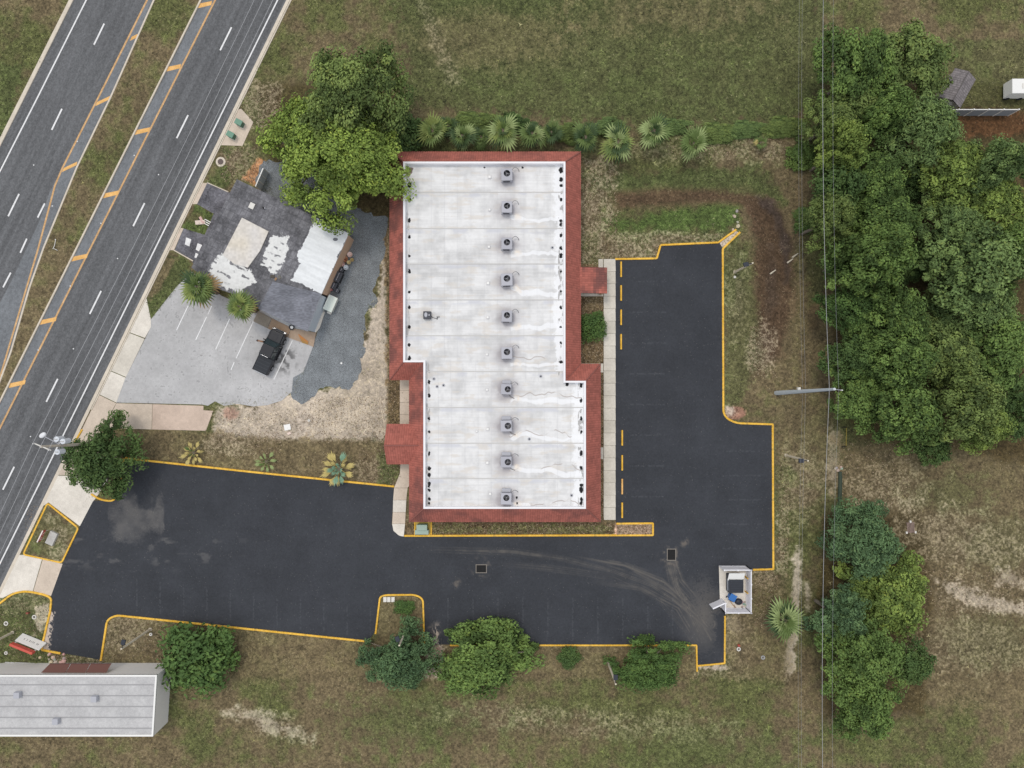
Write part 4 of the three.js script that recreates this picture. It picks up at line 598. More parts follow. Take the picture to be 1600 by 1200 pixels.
for (const a of [
  [1302, 188, 38, 8, 'fine', 'olive', 'olive thin-leaved tree at the top left corner of the wood'],
  [1345, 160, 42, 9, 'broad', 'olive', 'olive tree at the top edge of the wood, second from its left end'],
  [1395, 172, 42, 10, 'broad', 'mid', 'mid-green tree at the top edge of the wood, third from its left end'],
  [1448, 196, 56, 11, 'fine', 'grey', 'wide feathery grey-green tree at the top of the wood beside the white fence'],
  [1322, 226, 36, 9, 'broad', 'lime', 'small bright green tree below the olive corner tree of the wood'],
  [1312, 285, 34, 7, 'round', 'dark', 'low dark tree on the left edge of the wood opposite the mud bend'],
  [1372, 272, 48, 11, 'oak', 'mid', 'mid-green lobed tree in the upper left of the wood'],
  [1432, 285, 30, 4, 'broad', 'dark', 'dark tree in the upper middle of the wood, left of the yellow-green oaks'],
  [1305, 338, 38, 9, 'fine', 'olive', 'olive tree leaning from the wood over the wires, level with the kerbed spillway'],
  [1388, 340, 58, 12, 'oak', 'mid', 'tall green tree in the left half of the wood, above its middle'],
  [1505, 262, 58, 13, 'oak', 'lime', 'tall yellow-green oak below the white fence'],
  [1576, 252, 42, 10, 'broad', 'grey', 'pale green tree at the upper right edge below the fence corner'],
  [1562, 318, 60, 13, 'oak', 'lime', 'bright green oak on the right edge of the wood, second below the fence'],
  [1498, 352, 48, 10, 'fine', 'grey', 'grey-green feathery tree in the right half of the wood'],
  [1318, 412, 26, 6, 'round', 'vivid', 'small vivid green bushy tree at the left edge of the wood'],
  [1372, 402, 55, 11, 'oak', 'mid', 'broad green tree behind the small vivid bushy tree'],
  [1448, 405, 34, 4, 'broad', 'dark', 'dark tree in the middle of the wood'],
  [1532, 418, 66, 12, 'broad', 'grey', 'broad pale green tree in the right half of the wood'],
  [1596, 400, 46, 11, 'oak', 'mid', 'green tree cut by the right picture edge, above the middle of the wood'],
  [1338, 478, 42, 10, 'oak', 'vivid', 'fresh green tree on the left edge of the wood, above the utility pole'],
  [1402, 492, 52, 12, 'oak', 'mid', 'tall green tree left of the dark gap in the wood'],
  [1542, 478, 62, 11, 'fine', 'grey', 'grey-green fine-leaved tree right of the dark gap in the wood'],
  [1338, 556, 40, 9, 'broad', 'dark', 'dark green tree next to the top of the utility pole, just above it'],
  [1408, 566, 54, 11, 'oak', 'mid', 'rounded green tree in the lower left of the wood'],
  [1478, 560, 56, 11, 'oak', 'olive', 'olive lobed tree in the lower middle of the wood'],
  [1562, 548, 56, 11, 'broad', 'mid', 'green tree near the right edge, lower part of the wood'],
  [1358, 622, 48, 10, 'oak', 'mid', 'green tree beside the utility pole top, just below it'],
  [1418, 642, 60, 10, 'oak', 'mid', 'broad green tree at the bottom edge of the wood, left half'],
  [1462, 700, 26, 5, 'round', 'dark', 'small dark bushy tree sticking out below the wood'],
  [1510, 632, 56, 11, 'oak', 'olive', 'olive tree at the bottom edge of the wood, right half'],
  [1545, 662, 40, 9, 'oak', 'lime', 'yellowish tree at the bottom right corner of the wood'],
  [1596, 636, 44, 9, 'broad', 'dark', 'dark tree cut by the right picture edge at the bottom of the wood'],
  [1362, 850, 56, 10, 'fine', 'blue', 'blue-green feathery tree standing apart south of the wood'],
  [1402, 935, 64, 10, 'oak', 'lime', 'yellow-green rounded tree just south of the blue-green feathery tree'],
  [1316, 968, 40, 7, 'broad', 'blue', 'dark blue-green tree under the wires beside the large fan palm'],
  [1352, 1025, 52, 8, 'broad', 'mid', 'green tree under the wires at the bottom edge'],
  [1430, 1038, 30, 5, 'round', 'dark', 'small dark tree at the bottom edge below the yellow-green tree'],
  [1345, 100, 60, 11, 'oak', 'mid', 'green tree north of the wood beyond the top edge, beside the wires'], [1430, 95, 60, 11, 'broad', 'olive', 'olive tree beyond the top edge, left of the shed'],
  [1350, 1105, 55, 9, 'oak', 'mid', 'green tree below the bottom edge under the wires'],
]) { a[2] *= 0.97; if (a[3] > 5) a[3] *= rr(0.65, 1.35); tree(...a, 'tree', WG); }
tree(534, 250, 86, 12, 'great', 'oak', 'large yellow-green oak hanging over the corner of the red tiled roof', 'tree', 'oaks behind the workshop', 'oak_tree', [1, 1]);
tree(492, 212, 82, 10, 'great', 'oak', 'yellow-green oak beside the workshop and the green service boxes', 'tree', 'oaks behind the workshop', 'oak_tree', [0.95, 1.05]);
tree(545, 155, 82, 13, 'great', 'olive', 'olive oak at the top edge, north of the two yellow-green oaks', 'tree', 'oaks behind the workshop', 'oak_tree', [1.1, 0.9]);
tree(142, 714, 56, 7.5, 'fine', 'dark', 'dense dark oak on the kerbed island at the highway entrance', 'tree', undefined, 'oak_tree', [0.95, 1.05], 0);
const RG = 'trees along the southern kerb';
tree(297, 1036, 56, 5, 'round', 'vivid', 'compact dark green tree at the bottom left beside the lamp post', 'tree', RG, 'tree', [1, 0.85], 0);
tree(614, 1036, 55, 6, 'fine', 'blue', 'ragged blue-green tree at the foot of the kerbed island', 'tree', RG, 'tree', [1, 0.85], 0);
tree(760, 1040, 72, 6, 'broad', 'mid', 'wide green tree overhanging the southern kerb in the middle', 'tree', RG, 'tree', [1, 0.75], 0);
tree(1018, 1050, 54, 5, 'fine', 'vivid', 'green feathery tree at the southern kerb near the rubbish enclosure', 'tree', RG, 'tree', [1, 0.7], 0);
tree(890, 1030, 15, 1.5, 'round', 'dark', 'small round clipped shrub on the southern verge', 'shrub', undefined, 'shrub');
tree(631, 950, 15, 1.0, 'round', 'vivid', 'low oval shrub on the kerbed island', 'shrub', undefined, 'shrub', [1, 0.65], 0);
tree(927, 510, 20, 2.2, 'round', 'vivid', 'leafy green shrub in the bed east of the building', 'shrub', undefined, 'shrub', [1, 1]);
tree(808, 190, 22, 1.6, 'broad', 'dark', 'dark brush between the palms behind the middle of the roof', 'shrub', 'brush behind the palms', 'shrub', [1.4, 0.7], 0);
tree(735, 188, 26, 1.4, 'fine', 'olive', 'dull scrub behind the dull fan palm', 'shrub', 'brush behind the palms', 'shrub', [1.5, 0.6], 0);
tree(880, 205, 22, 1.5, 'fine', 'olive', 'dull scrub at the east end of the palm row', 'shrub', 'brush behind the palms', 'shrub', [1.4, 0.7], 0);
tree(940, 196, 24, 1.2, 'fine', 'grey', 'pale scrub behind the corner palms', 'shrub', 'brush behind the palms', 'shrub', [1.4, 0.6], 0);
for (const [u, v, r, l, t] of [[1052, 196, 20, 'grey', 'pale scrub right of the northernmost eastern palm'], [1118, 206, 26, 'olive', 'dull scrub east of the easternmost full palm'], [1165, 200, 22, 'grey', 'pale scrub halfway between the palms and the wires'], [1225, 196, 26, 'olive', 'dull scrub beside the wires at the top']]) tree(u, v, r, 1.0, 'fine', l, t, 'shrub', 'brush behind the palms', 'shrub', [1.3, 0.6], 0);
tree(628, 205, 30, 4, 'round', 'dark', 'dark shrub behind the north-west corner of the red roof', 'shrub', undefined, 'shrub');
tree(1262, 342, 18, 1.2, 'round', 'vivid', 'low green bush between the muddy ditch and the wood', 'shrub', 'bushes along the ditch', 'shrub');
tree(1256, 240, 22, 1.6, 'round', 'mid', 'weedy bush at the top end of the overhead wires', 'shrub', 'bushes along the ditch', 'shrub');

// ---------------------------------------------------------------- palms
function fan(seed, o) { // one frond along +x: stalk, then a pleated fan of pointed leaflets
  const r = rng(seed), pos = [], stalk = o.stalk, n = o.n, spread = o.spread;
  const push = (...p) => pos.push(...p.flat());
  push([0, 0, -0.02], [0, 0, 0.02], [stalk, 0.03, 0.012], [0, 0, -0.02], [stalk, 0.03, 0.012], [stalk, 0.03, -0.012]);
  for (let i = 0; i < n; i++) { const f = i / (n - 1) - 0.5, a = f * spread, L = o.len * (1 - 0.28 * Math.abs(f) * 2) * rr(0.85, 1.1, r), dr = -o.droop * rr(0.7, 1.3, r), c = Math.cos(a), s = Math.sin(a), w = o.width * rr(0.8, 1.15, r);
    const B = [stalk * 0.94, 0.03, 0], m1 = [stalk + c * L * 0.55, 0.06 + dr * 0.3 * L, s * L * 0.55], e = [stalk + c * L, dr * L, s * L], px = -s * w, pz = c * w;
    const ma = [m1[0] + px, m1[1] - 0.02, m1[2] + pz], mb = [m1[0] - px, m1[1] - 0.02, m1[2] - pz]; push(B, ma, m1, B, m1, mb, ma, e, m1, m1, e, mb); }
  return geo(pos);
}
const FAN = [1, 2, 3, 4].map(s => fan(s, { stalk: 0.55, n: 8, spread: 2.0, len: 1.1, droop: 0.28, width: 0.075 }));
const SPEAR = [5, 6, 7].map(s => fan(s, { stalk: 0.7, n: 5, spread: 0.7, len: 0.95, droop: 0.1, width: 0.07 }));
const FROND = { green: mat(lin(96, 116, 60), 0.7), deep: mat(lin(58, 80, 42), 0.7), pale: mat(lin(142, 158, 102), 0.7), dry: mat(lin(164, 136, 96), 0.85), teal: mat(lin(124, 158, 132), 0.7), yellow: mat(lin(190, 174, 110), 0.75), bright: mat(lin(130, 144, 76), 0.7) };
const palmBark = mat(lin(118, 106, 92), 0.95);
function palm(u, v, rad, h, cols, label, o = {}) {
  const lib = o.spear ? SPEAR : FAN, hc = h + 0.3, p = at(u, v, hc), base = p.clone(); base.y = gy(p.x, p.z);
  const T = thing('palm_tree', label, 'palm', base, 0, o.group), r = rad * G * (1 - hc / FLY), N = o.n || 34, k = r / 1.62;
  part('trunk', join([cyl(0.2 * k + 0.05, 0.15 * k + 0.04, h + 0.1, 0, -0.1, 0, 10), cyl(0.26 * k, 0.2 * k, 0.5 * k, 0, h - 0.35 * k, 0, 9)]), palmBark, T);
  for (let i = 0; i < N; i++) { const f = i / N, e = mix(o.e0 === undefined ? -0.4 : o.e0, 1.4, Math.pow(f, 1.1)) + rr(-0.1, 0.1), c = f < 0.12 && o.dry ? 'dry' : o.spear ? cols[Math.floor(clamp(f * cols.length + rr(-1.1, 1.1), 0, cols.length - 0.01))] : cols[Math.floor(R() * cols.length)];
    if (f < 0.35 && !o.spear && !o.dry && i % 3 === 0) continue;
    const m = part('frond', lib[i % lib.length], FROND[c], T); m.position.set(0, h, 0); m.rotation.order = 'YZX'; m.rotation.set(rr(-0.3, 0.3), i * 2.39996 + rr(-0.2, 0.2), e); const s = k * rr(0.7, 1.15) * (e > 0.9 ? 0.72 : 1); m.scale.set(s, s, s); }
  return T;
}
const gset = ['deep', 'green', 'green', 'bright'], NG = 'palms behind the building';
palm(309, 447, 34, 4.6, gset, 'larger fan palm in front of the workshop, by the road', { dry: 1, n: 38, group: 'palms in front of the workshop' });
palm(374, 479, 27, 4.4, ['green', 'bright', 'green'], 'smaller fan palm in front of the workshop, near the pickup', { dry: 1, n: 34, group: 'palms in front of the workshop' });
palm(1226, 969, 36, 3.2, ['deep', 'green', 'pale'], 'large fan palm beside the rubbish enclosure', { n: 36 });
palm(301, 708, 22, 0.5, ['yellow', 'yellow', 'green'], 'small yellowish palm on the verge, westernmost of three', { spear: 1, n: 22, e0: -0.05, group: 'young palms on the verge' });
palm(415, 722, 20, 0.4, ['pale', 'pale', 'green'], 'faint pale green young palm on the verge, middle of three', { spear: 1, n: 16, e0: -0.05, group: 'young palms on the verge' });
palm(529, 733, 31, 0.6, ['yellow', 'yellow', 'teal', 'teal'], 'star-shaped palm with yellow tips and bluish heart by the upper kerb', { spear: 1, n: 26, e0: -0.05, group: 'young palms on the verge' });
for (const [u, v, r, h, c, w] of [
  [676, 205, 30, 2.6, ['green', 'bright', 'pale'], 'bright fan palm behind the roof, westernmost of the row'], [722, 212, 27, 2.4, ['deep', 'green', 'pale'], 'dull fan palm second from the west behind the roof'], [786, 204, 33, 3.2, ['deep', 'green', 'bright', 'pale'], 'tall fan palm behind the middle of the roof edge'], [832, 208, 28, 2.6, ['deep', 'green', 'pale'], 'fan palm just east of the tall one behind the roof'],
  [752, 214, 20, 1.8, ['deep', 'green', 'green'], 'low fan palm between the dull and the tall ones behind the roof'], [862, 206, 22, 1.8, ['deep', 'deep', 'green'], 'low dark fan palm at the east end of the dense row'], [700, 196, 22, 1.8, ['deep', 'deep', 'green'], 'low dark fan palm behind the bright westernmost one'], [649, 214, 20, 2, ['deep', 'deep', 'green'], 'dark fan palm beside the north-west corner shrub'], [915, 214, 28, 2.2, ['deep', 'deep', 'green'], 'dark fan palm by the north-east roof corner'], [966, 222, 31, 2.4, ['deep', 'green', 'bright', 'pale'], 'fan palm second east of the roof corner'], [1022, 204, 31, 2.8, ['deep', 'green', 'pale'], 'fan palm standing furthest north of the eastern palms'], [1084, 224, 29, 2.4, ['green', 'green', 'pale'], 'easternmost full fan palm on the lawn'],
]) palm(u, v, r, h, c, w, { n: 27, group: NG });
palm(1190, 222, 15, 0.6, ['yellow', 'green', 'green'], 'small low palm near the top of the ditch', { n: 12, e0: 0 });
palm(1253, 242, 9, 0.5, ['pale', 'green'], 'tiny grey-green palm by the bush at the wires', { n: 12, e0: 0 });

// ---------------------------------------------------------------- grass and litter (uncountable)
{
  const blade = []; const rb = rng(77); for (let i = 0; i < 5; i++) { const a = rb() * 6.28, l = rr(0.5, 1, rb), c = Math.cos(a), s = Math.sin(a); blade.push(-s * 0.1, 0, c * 0.1, s * 0.1, 0, -c * 0.1, c * l, rr(0.25, 0.8, rb), s * l); }
  const bg = geo(blade), inside = (P, u, v) => sdPoly(P, u, v) > 0;
  const hard = [LOT.slice(), oldRoof, [[182, 629], [236, 500], [300, 425], [410, 478], [490, 520], [489, 542], [456, 612], [318, 634], [333, 642], [322, 673], [150, 690]], [[405, 250], [560, 330], [606, 340], [597, 420], [575, 486], [552, 611], [456, 628], [475, 580], [500, 480]], [[610, 236], [907, 236], [907, 573], [938, 573], [938, 817], [640, 817], [640, 592], [610, 592]], [[943, 405], [962, 405], [962, 817], [943, 817]], [[324, 286], [370, 300], [308, 424], [273, 391], [287, 357], [320, 367], [334, 334], [308, 319]], [[616, 760], [644, 700], [644, 838], [614, 838]], [[1131, 886], [1178, 886], [1178, 964], [1131, 964]], [[377, 170], [396, 191], [379, 228], [340, 227]], [[76, 785], [125, 822], [150, 690], [120, 690]], [[229, 466], [236, 500], [236, 511], [182, 629], [150, 694], [118, 694], [222, 466]], [[324, 286], [308, 319], [296, 319], [312, 286]], [[287, 357], [272, 391], [258, 391], [276, 357]], [[38, 867], [98, 881], [80, 931], [-20, 940]]];
  const boxes = hard.map(s => [Math.min(...s.map(q => q[0])), Math.min(...s.map(q => q[1])), Math.max(...s.map(q => q[0])), Math.max(...s.map(q => q[1]))]);
  const N = 170000, m = new THREE.InstancedMesh(bg, mat(0xffffff, 0.9), N), q = new THREE.Quaternion(), e = new THREE.Euler(), p = new THREE.Vector3(), s = new THREE.Vector3(), c = new THREE.Color(), r = rng(99); let k = 0, tries = 0;
  while (k < N && tries++ < 1200000) { const u = rr(-60, 1660, r), v = rr(-40, 1240, r), l = u + (v - 152) * 0.487;
    let med = false; if (l < 384 ) { const me = 238.5 - (v - 152) * 0.5; const mw = v < 388 ? 174 - (v - 152) * 0.445 : v < 598 ? 69 - (v - 388) * 0.329 : -999; if (u < me - 3 && u > mw + 3 && v < 640) med = true; else if (!(u < 34 - (v - 152) * 0.5)) continue; }
    let bad = false; for (let i = 0; i < hard.length; i++) { const B = boxes[i]; if (u > B[0] && u < B[2] && v > B[1] && v < B[3] && inside(hard[i], u, v)) { bad = true; break; } } if (bad) continue;
    const x = X(u), z = Z(v), ti = Math.floor((x / TW + 0.5) * 2048), tj = Math.floor((z / TH + 0.5) * 1536), o = (tj * 2048 + ti) * 4; const R1 = GD[o], G1 = GD[o + 1], B1 = GD[o + 2];
    const lush = clamp((G1 - R1 * 0.88) / 22); if ((R1 > 168 && r() < 0.93) || r() > 0.35 + lush) continue;
    e.set(rr(-0.3, 0.3, r), r() * 6.28, rr(-0.3, 0.3, r)); q.setFromEuler(e); const sc = rr(0.09, 0.2, r) * (0.8 + 0.5 * lush) * (r() < 0.06 ? 2.2 : 1); p.set(x, gy(x, z) + (med ? 0.12 : 0.0), z); s.set(sc, sc * 0.8, sc); M4.compose(p, q, s); m.setMatrixAt(k, M4);
    const g = rr(0.72, 1.3, r); c.setRGB(clamp(R1 * g / 255), clamp(G1 * g * 1.02 / 255), clamp(B1 * g * 0.95 / 255), THREE.SRGBColorSpace); m.setColorAt(k, c); k++; }
  m.count = k; m.name = 'grass'; m.userData.kind = 'stuff'; tag(m, 'short patchy weedy grass on the verges and lawns', 'grass'); scene.add(m);
  // dead leaves and bark chips on the beds
  const lg = geo([-1, 0, 0, 0, 0.2, -0.45, 1, 0.1, 0, -1, 0, 0, 1, 0.1, 0, 0, 0.2, 0.45]), NL = 26000, ml = new THREE.InstancedMesh(lg, mat(0xffffff, 0.9), NL); k = 0;
  const zones = [[907, 246, 965, 418, 3], [955, 366, 1140, 402, 1.2], [907, 463, 943, 572, 2], [937, 580, 943, 815, 1], [630, 818, 962, 835, 2.2], [964, 819, 1018, 835, 2.6], [604, 350, 640, 690, 2.4], [480, 620, 606, 692, 2], [330, 640, 480, 690, 1], [1170, 510, 1215, 590, 1], [1290, 150, 1600, 710, 4], [1310, 690, 1420, 790, 1.2], [376, 140, 440, 200, 1], [345, 230, 400, 285, 1], [40, 790, 120, 875, 1.2], [560, 700, 625, 758, 1], [320, 675, 440, 715, 1], [160, 965, 260, 1030, 1], [0, 925, 80, 1030, 1], [80, 1022, 160, 1040, 0.8], [1178, 890, 1215, 980, 1], [1216, 700, 1232, 900, 0.8], [1440, 890, 1600, 970, 1.4], [1040, 210, 1250, 250, 1.4]], tot = zones.reduce((a, b) => a + b[4], 0);
  for (const zz of zones) for (let i = 0, n = Math.floor(NL * zz[4] / tot); i < n; i++) { const u = rr(zz[0], zz[2], r), v = rr(zz[1], zz[3], r); let bad = false; for (let h = 0; h < hard.length; h++) { const B = boxes[h]; if (u > B[0] && u < B[2] && v > B[1] && v < B[3] && inside(hard[h], u, v)) { bad = true; break; } } if (bad && !(zz[4] === 2.6)) continue;
    e.set(rr(-0.4, 0.4, r), r() * 6.28, rr(-0.4, 0.4, r)); q.setFromEuler(e); const sc = rr(0.04, 0.1, r), x = X(u), z = Z(v); p.set(x, gy(x, z) + (zz[4] === 2.6 ? 0.11 : 0.015), z); s.set(sc, sc, sc); M4.compose(p, q, s); ml.setMatrixAt(k, M4);
    const t = r(), w = r(); if (zz[4] === 4) c.copy(lin(96 + 40 * t, 80 + 30 * t, 52 + 20 * t)); else c.copy(lin(128 + 74 * t, 112 + 70 * t, 90 + 66 * t)); if (w < 0.35) c.copy(lin(104, 80, 58)); ml.setColorAt(k, c); k++; }
  ml.count = k; ml.name = 'leaf_litter'; ml.userData.kind = 'stuff'; tag(ml, 'dry leaves and bark chips strewn over beds and bare soil', 'leaf litter'); scene.add(ml);
}

// ---------------------------------------------------------------- pickup truck
{
  const p = at(421.5, 549, 0.9); p.y = 0.026; const T = thing('pickup_truck', 'black crew-cab pickup truck parked in front of the workshop', 'pickup', p, Math.atan2(0.905, 0.425));
  const paint = new THREE.MeshPhysicalMaterial({ color: lin(27, 30, 38), roughness: 0.35, specularIntensity: 0.6, clearcoat: 0.15, clearcoatRoughness: 0.2, side: THREE.DoubleSide }), trim = mat(lin(20, 20, 22), 0.7), glass = new THREE.MeshPhysicalMaterial({ color: lin(34, 48, 50), roughness: 0.05, clearcoat: 1, side: THREE.DoubleSide }), rubber = mat(lin(24, 24, 25), 0.9), chrome = mat(lin(200, 202, 206), 0.25, { metalness: 0.9 });
  const ext = (pts, d, bev) => { const s = new THREE.Shape(pts.map(([x, y]) => new THREE.Vector2(x, y))); const g = new THREE.ExtrudeGeometry(s, { depth: d - 2 * bev, bevelEnabled: true, bevelSize: bev, bevelThickness: bev, bevelSegments: 3, curveSegments: 6 }); g.translate(0, 0, -(d - 2 * bev) / 2); return g; };
  // lower body: plan outline with rounded nose
  const plan = new THREE.Shape(); plan.moveTo(-0.75, -0.95); plan.lineTo(2.2, -0.95); plan.quadraticCurveTo(2.72, -0.9, 2.8, -0.5); plan.quadraticCurveTo(2.86, 0, 2.8, 0.5); plan.quadraticCurveTo(2.72, 0.9, 2.2, 0.95); plan.lineTo(-0.75, 0.95);
  const lo = new THREE.ExtrudeGeometry(plan, { depth: 0.5, bevelEnabled: true, bevelSize: 0.05, bevelThickness: 0.06, bevelSegments: 3, curveSegments: 8 }); lo.rotateX(-Math.PI / 2); lo.translate(0, 0.5, 0);
  const body = part('body', lo, paint, T);
  part('hood', rbox(1.3, 0.2, 1.66, 0.095, 1.98, 0.98, 0), paint, body); part('hood_scoop', rbox(0.7, 0.05, 0.5, 0.02, 1.9, 1.145, 0), paint, body);
  // greenhouse
  const fr = (x0, x1, z0, y0, x2, x3, z1, y1) => { const v = [[x0, y0, -z0], [x1, y0, -z0], [x1, y0, z0], [x0, y0, z0], [x2, y1, -z1], [x3, y1, -z1], [x3, y1, z1], [x2, y1, z1]], f = [[0, 1, 5, 4], [1, 2, 6, 5], [2, 3, 7, 6], [3, 0, 4, 7]], pos = []; for (const [a, b, c, d] of f) pos.push(...v[a], ...v[c], ...v[b], ...v[a], ...v[d], ...v[c]); return geo(pos); };
  const cab = part('cab', fr(-0.78, 1.42, 0.95, 1.06, -0.62, 0.72, 0.74, 1.84), glass, T);
  part('roof', rbox(1.42, 0.16, 1.54, 0.075, 0.05, 1.76, 0), paint, cab);
  for (const [s, a, b] of [[1, [1.42, 1.06, 0.95], [0.72, 1.84, 0.75]], [-1, [1.42, 1.06, -0.95], [0.72, 1.84, -0.75]], [1, [-0.78, 1.06, 0.95], [-0.62, 1.84, 0.75]], [-1, [-0.78, 1.06, -0.95], [-0.62, 1.84, -0.75]], [1, [0.3, 1.06, 0.96], [0.1, 1.84, 0.76]], [-1, [0.3, 1.06, -0.96], [0.1, 1.84, -0.76]]]) part('pillar', rod(a, b, 0.045, 0.045, 6), paint, cab);
  part('windscreen_cowl', rbox(0.16, 0.05, 1.7, 0.02, 1.42, 1.05, 0), trim, cab); part('rear_lamp_strip', rbox(0.06, 0.05, 1.0, 0.02, -0.68, 1.87, 0), chrome, cab);
  for (const z of [-0.4, 0.35]) part('wiper', rod([1.36, 1.13, z], [1.0, 1.53, z + 0.35], 0.012), trim, cab);
  // bed with ribbed soft cover
  const bed = part('bed', join([rbox(2.12, 0.62, 0.14, 0.05, -1.78, 0.5, 0.93), rbox(2.12, 0.62, 0.14, 0.05, -1.78, 0.5, -0.93), rbox(0.1, 0.6, 1.8, 0.04, -0.78, 0.5, 0), box(2.05, 0.1, 1.8, -1.78, 0.55, 0)]), paint, T);
  part('tailgate', rbox(0.1, 0.58, 1.86, 0.04, -2.82, 0.53, 0), paint, bed); part('tonneau_cover', rbox(2.0, 0.05, 1.74, 0.02, -1.78, 1.08, 0), mat(lin(46, 50, 56), 0.8), bed);
  for (let i = 0; i < 5; i++) part('cover_rib', rbox(0.07, 0.025, 1.7, 0.01, -2.6 + i * 0.42, 1.125, 0), mat(lin(62, 66, 72), 0.8), bed);
  for (const x of [1.78, -1.85]) for (const s of [-1, 1]) { const arch = new THREE.TorusGeometry(0.44, 0.05, 6, 14, Math.PI); arch.translate(x, 0.42, s * 0.96); part('wheel_arch', arch, trim, T);
    const g = new THREE.CylinderGeometry(0.39, 0.39, 0.27, 24); g.rotateX(Math.PI / 2); g.translate(x, 0.4, s * 0.9); const w = part('wheel', g, rubber, T); const h = new THREE.CylinderGeometry(0.24, 0.24, 0.03, 16); h.rotateX(Math.PI / 2); h.translate(x, 0.4, s * 1.04); part('rim', h, steel, w); }
  for (const s of [-1, 1]) { part('headlight', rbox(0.1, 0.2, 0.32, 0.03, 2.78, 0.82, s * 0.72), chrome, T); part('taillight', rbox(0.05, 0.3, 0.12, 0.02, -2.86, 0.75, s * 0.9), mat(lin(130, 20, 22), 0.3), T); const m = part('mirror', rbox(0.14, 0.2, 0.26, 0.04, 1.1, 1.08, s * 1.14), trim, T); part('mirror_glass', box(0.01, 0.14, 0.2, 1.03, 1.11, s * 1.14), chrome, m); for (const x of [0.55, -0.35]) part('door_handle', rbox(0.18, 0.03, 0.04, 0.012, x, 0.95, s * 1.01), trim, body); }
  part('front_bumper', rbox(0.18, 0.24, 1.7, 0.07, 2.84, 0.45, 0), chrome, T); part('grille', rbox(0.06, 0.28, 1.05, 0.02, 2.86, 0.74, 0), trim, T); part('rear_bumper', rbox(0.18, 0.18, 1.8, 0.05, -2.93, 0.45, 0), chrome, T); part('running_board', join([box(1.9, 0.06, 0.16, 0.2, 0.38, 1.02), box(1.9, 0.06, 0.16, 0.2, 0.38, -1.02)]), trim, T);
}

// ---------------------------------------------------------------- lamp posts
const poleMat = tex(per(concreteT, 1.6), 0.85, { color: 0xf2eee2 });
function lamp(u, v, dir, label, lean = [0, 0], h = 6) { const p = at(u, v); p.y = gy(p.x, p.z); const T = thing('lamp_post', label, 'lamp post', p, 0, 'car park lamp posts');
  part('pole', rod([0, -0.05, 0], [lean[0], h, lean[1]], 0.15, 0.1, 8), poleMat, T); part('base', rbox(0.34, 0.14, 0.34, 0.03, 0, -0.04, 0), poleMat, T);
  const e = [lean[0] + dir[0] * 0.75, h - 0.12, lean[1] + dir[1] * 0.75], arm = part('arm', rod([lean[0], h - 0.1, lean[1]], e, 0.05), dark, T); part('head', rbox(0.62, 0.18, 0.5, 0.05, e[0], e[1] - 0.08, e[2], Math.atan2(-dir[1], dir[0])), mat(lin(38, 44, 56), 0.5), T); part('lens', box(0.4, 0.02, 0.34, e[0], e[1] - 0.1, e[2], Math.atan2(-dir[1], dir[0])), mat(lin(190, 190, 180), 0.3), arm); }
lamp(1148, 425, [-0.98, 0.2], 'concrete lamp post beside the northern part of the car park near the spillway');
lamp(1228, 711, [-1, 0], 'concrete lamp post on the verge between the eastern kerb and the wires');
lamp(235, 983, [0.25, -0.97], 'concrete lamp post on the south-western verge beside the compact tree');
lamp(637, 978, [-0.3, -0.95], 'concrete lamp post on the kerbed island with the oval shrub');
lamp(950, 1034, [0, -1], 'concrete lamp post at the bottom edge between shrub and feathery tree');
lamp(20, 988, [-0.4, -0.9], 'concrete lamp post behind the red and white sign at the left edge');

// ---------------------------------------------------------------- wheel stops
const stops = [409, 446, 484, 522, 672, 711, 748, 785], pos8 = ['northernmost', 'second', 'third', 'fourth', 'fifth', 'sixth', 'seventh', 'southernmost'];
stops.forEach((v, i) => { const s = new THREE.Shape([[-0.1, 0], [0.1, 0], [0.07, 0.13], [-0.07, 0.13]].map(q => new THREE.Vector2(...q))), g = new THREE.ExtrudeGeometry(s, { depth: 1.86, bevelEnabled: true, bevelSize: 0.015, bevelThickness: 0.03, bevelSegments: 1 }); g.translate(0, 0.015, -0.93);
  const T = thing('wheel_stop', i % 7 ? `yellow wheel stop, ${pos8[i]} from the north along the eastern pavement` : `yellow wheel stop, ${pos8[i]} of the line along the eastern pavement`, 'wheel stop', [X(i < 4 ? 970.3 : 972), 0.03, Z(v + 12)], 0, 'yellow wheel stops'); part('block', g, i === 6 ? paintOrange : paintYellow, T); for (const z of [-0.6, 0.6]) part('pin', cyl(0.02, 0.02, 0.02, 0, 0.14, z, 6), steel, T); });

// ---------------------------------------------------------------- drains, service boxes, covers
for (const [u, v, w, d, t] of [[1049, 866.5, 1.05, 1.4, 'storm drain grate with a sandy rim near the kerbed spit'], [752, 888.5, 1.3, 1.0, 'storm drain grate in the middle of the southern car park']]) { const T = thing('storm_drain', t, 'drain', [X(u), 0.031, Z(v)], 0, 'storm drains');
  part('frame', join([box(w + 0.12, 0.03, 0.08, 0, 0, -d / 2), box(w + 0.12, 0.03, 0.08, 0, 0, d / 2), box(0.08, 0.03, d - 0.09, -w / 2, 0, 0), box(0.08, 0.03, d - 0.09, w / 2, 0, 0)]), mat(lin(136, 130, 122)), T); part('pit', box(w - 0.08, 0.004, d - 0.08, 0, 0.0, 0), mat(lin(14, 14, 15)), T); for (let i = 0; i < 7; i++) part('bar', box(0.035, 0.022, d - 0.1, -w / 2 + (i + 1) * w / 8, 0.006, 0), mat(lin(30, 30, 32), 0.6), T); }
const boxGreen = mat(lin(104, 140, 120), 0.6), boxPale = mat(lin(158, 178, 166), 0.6);
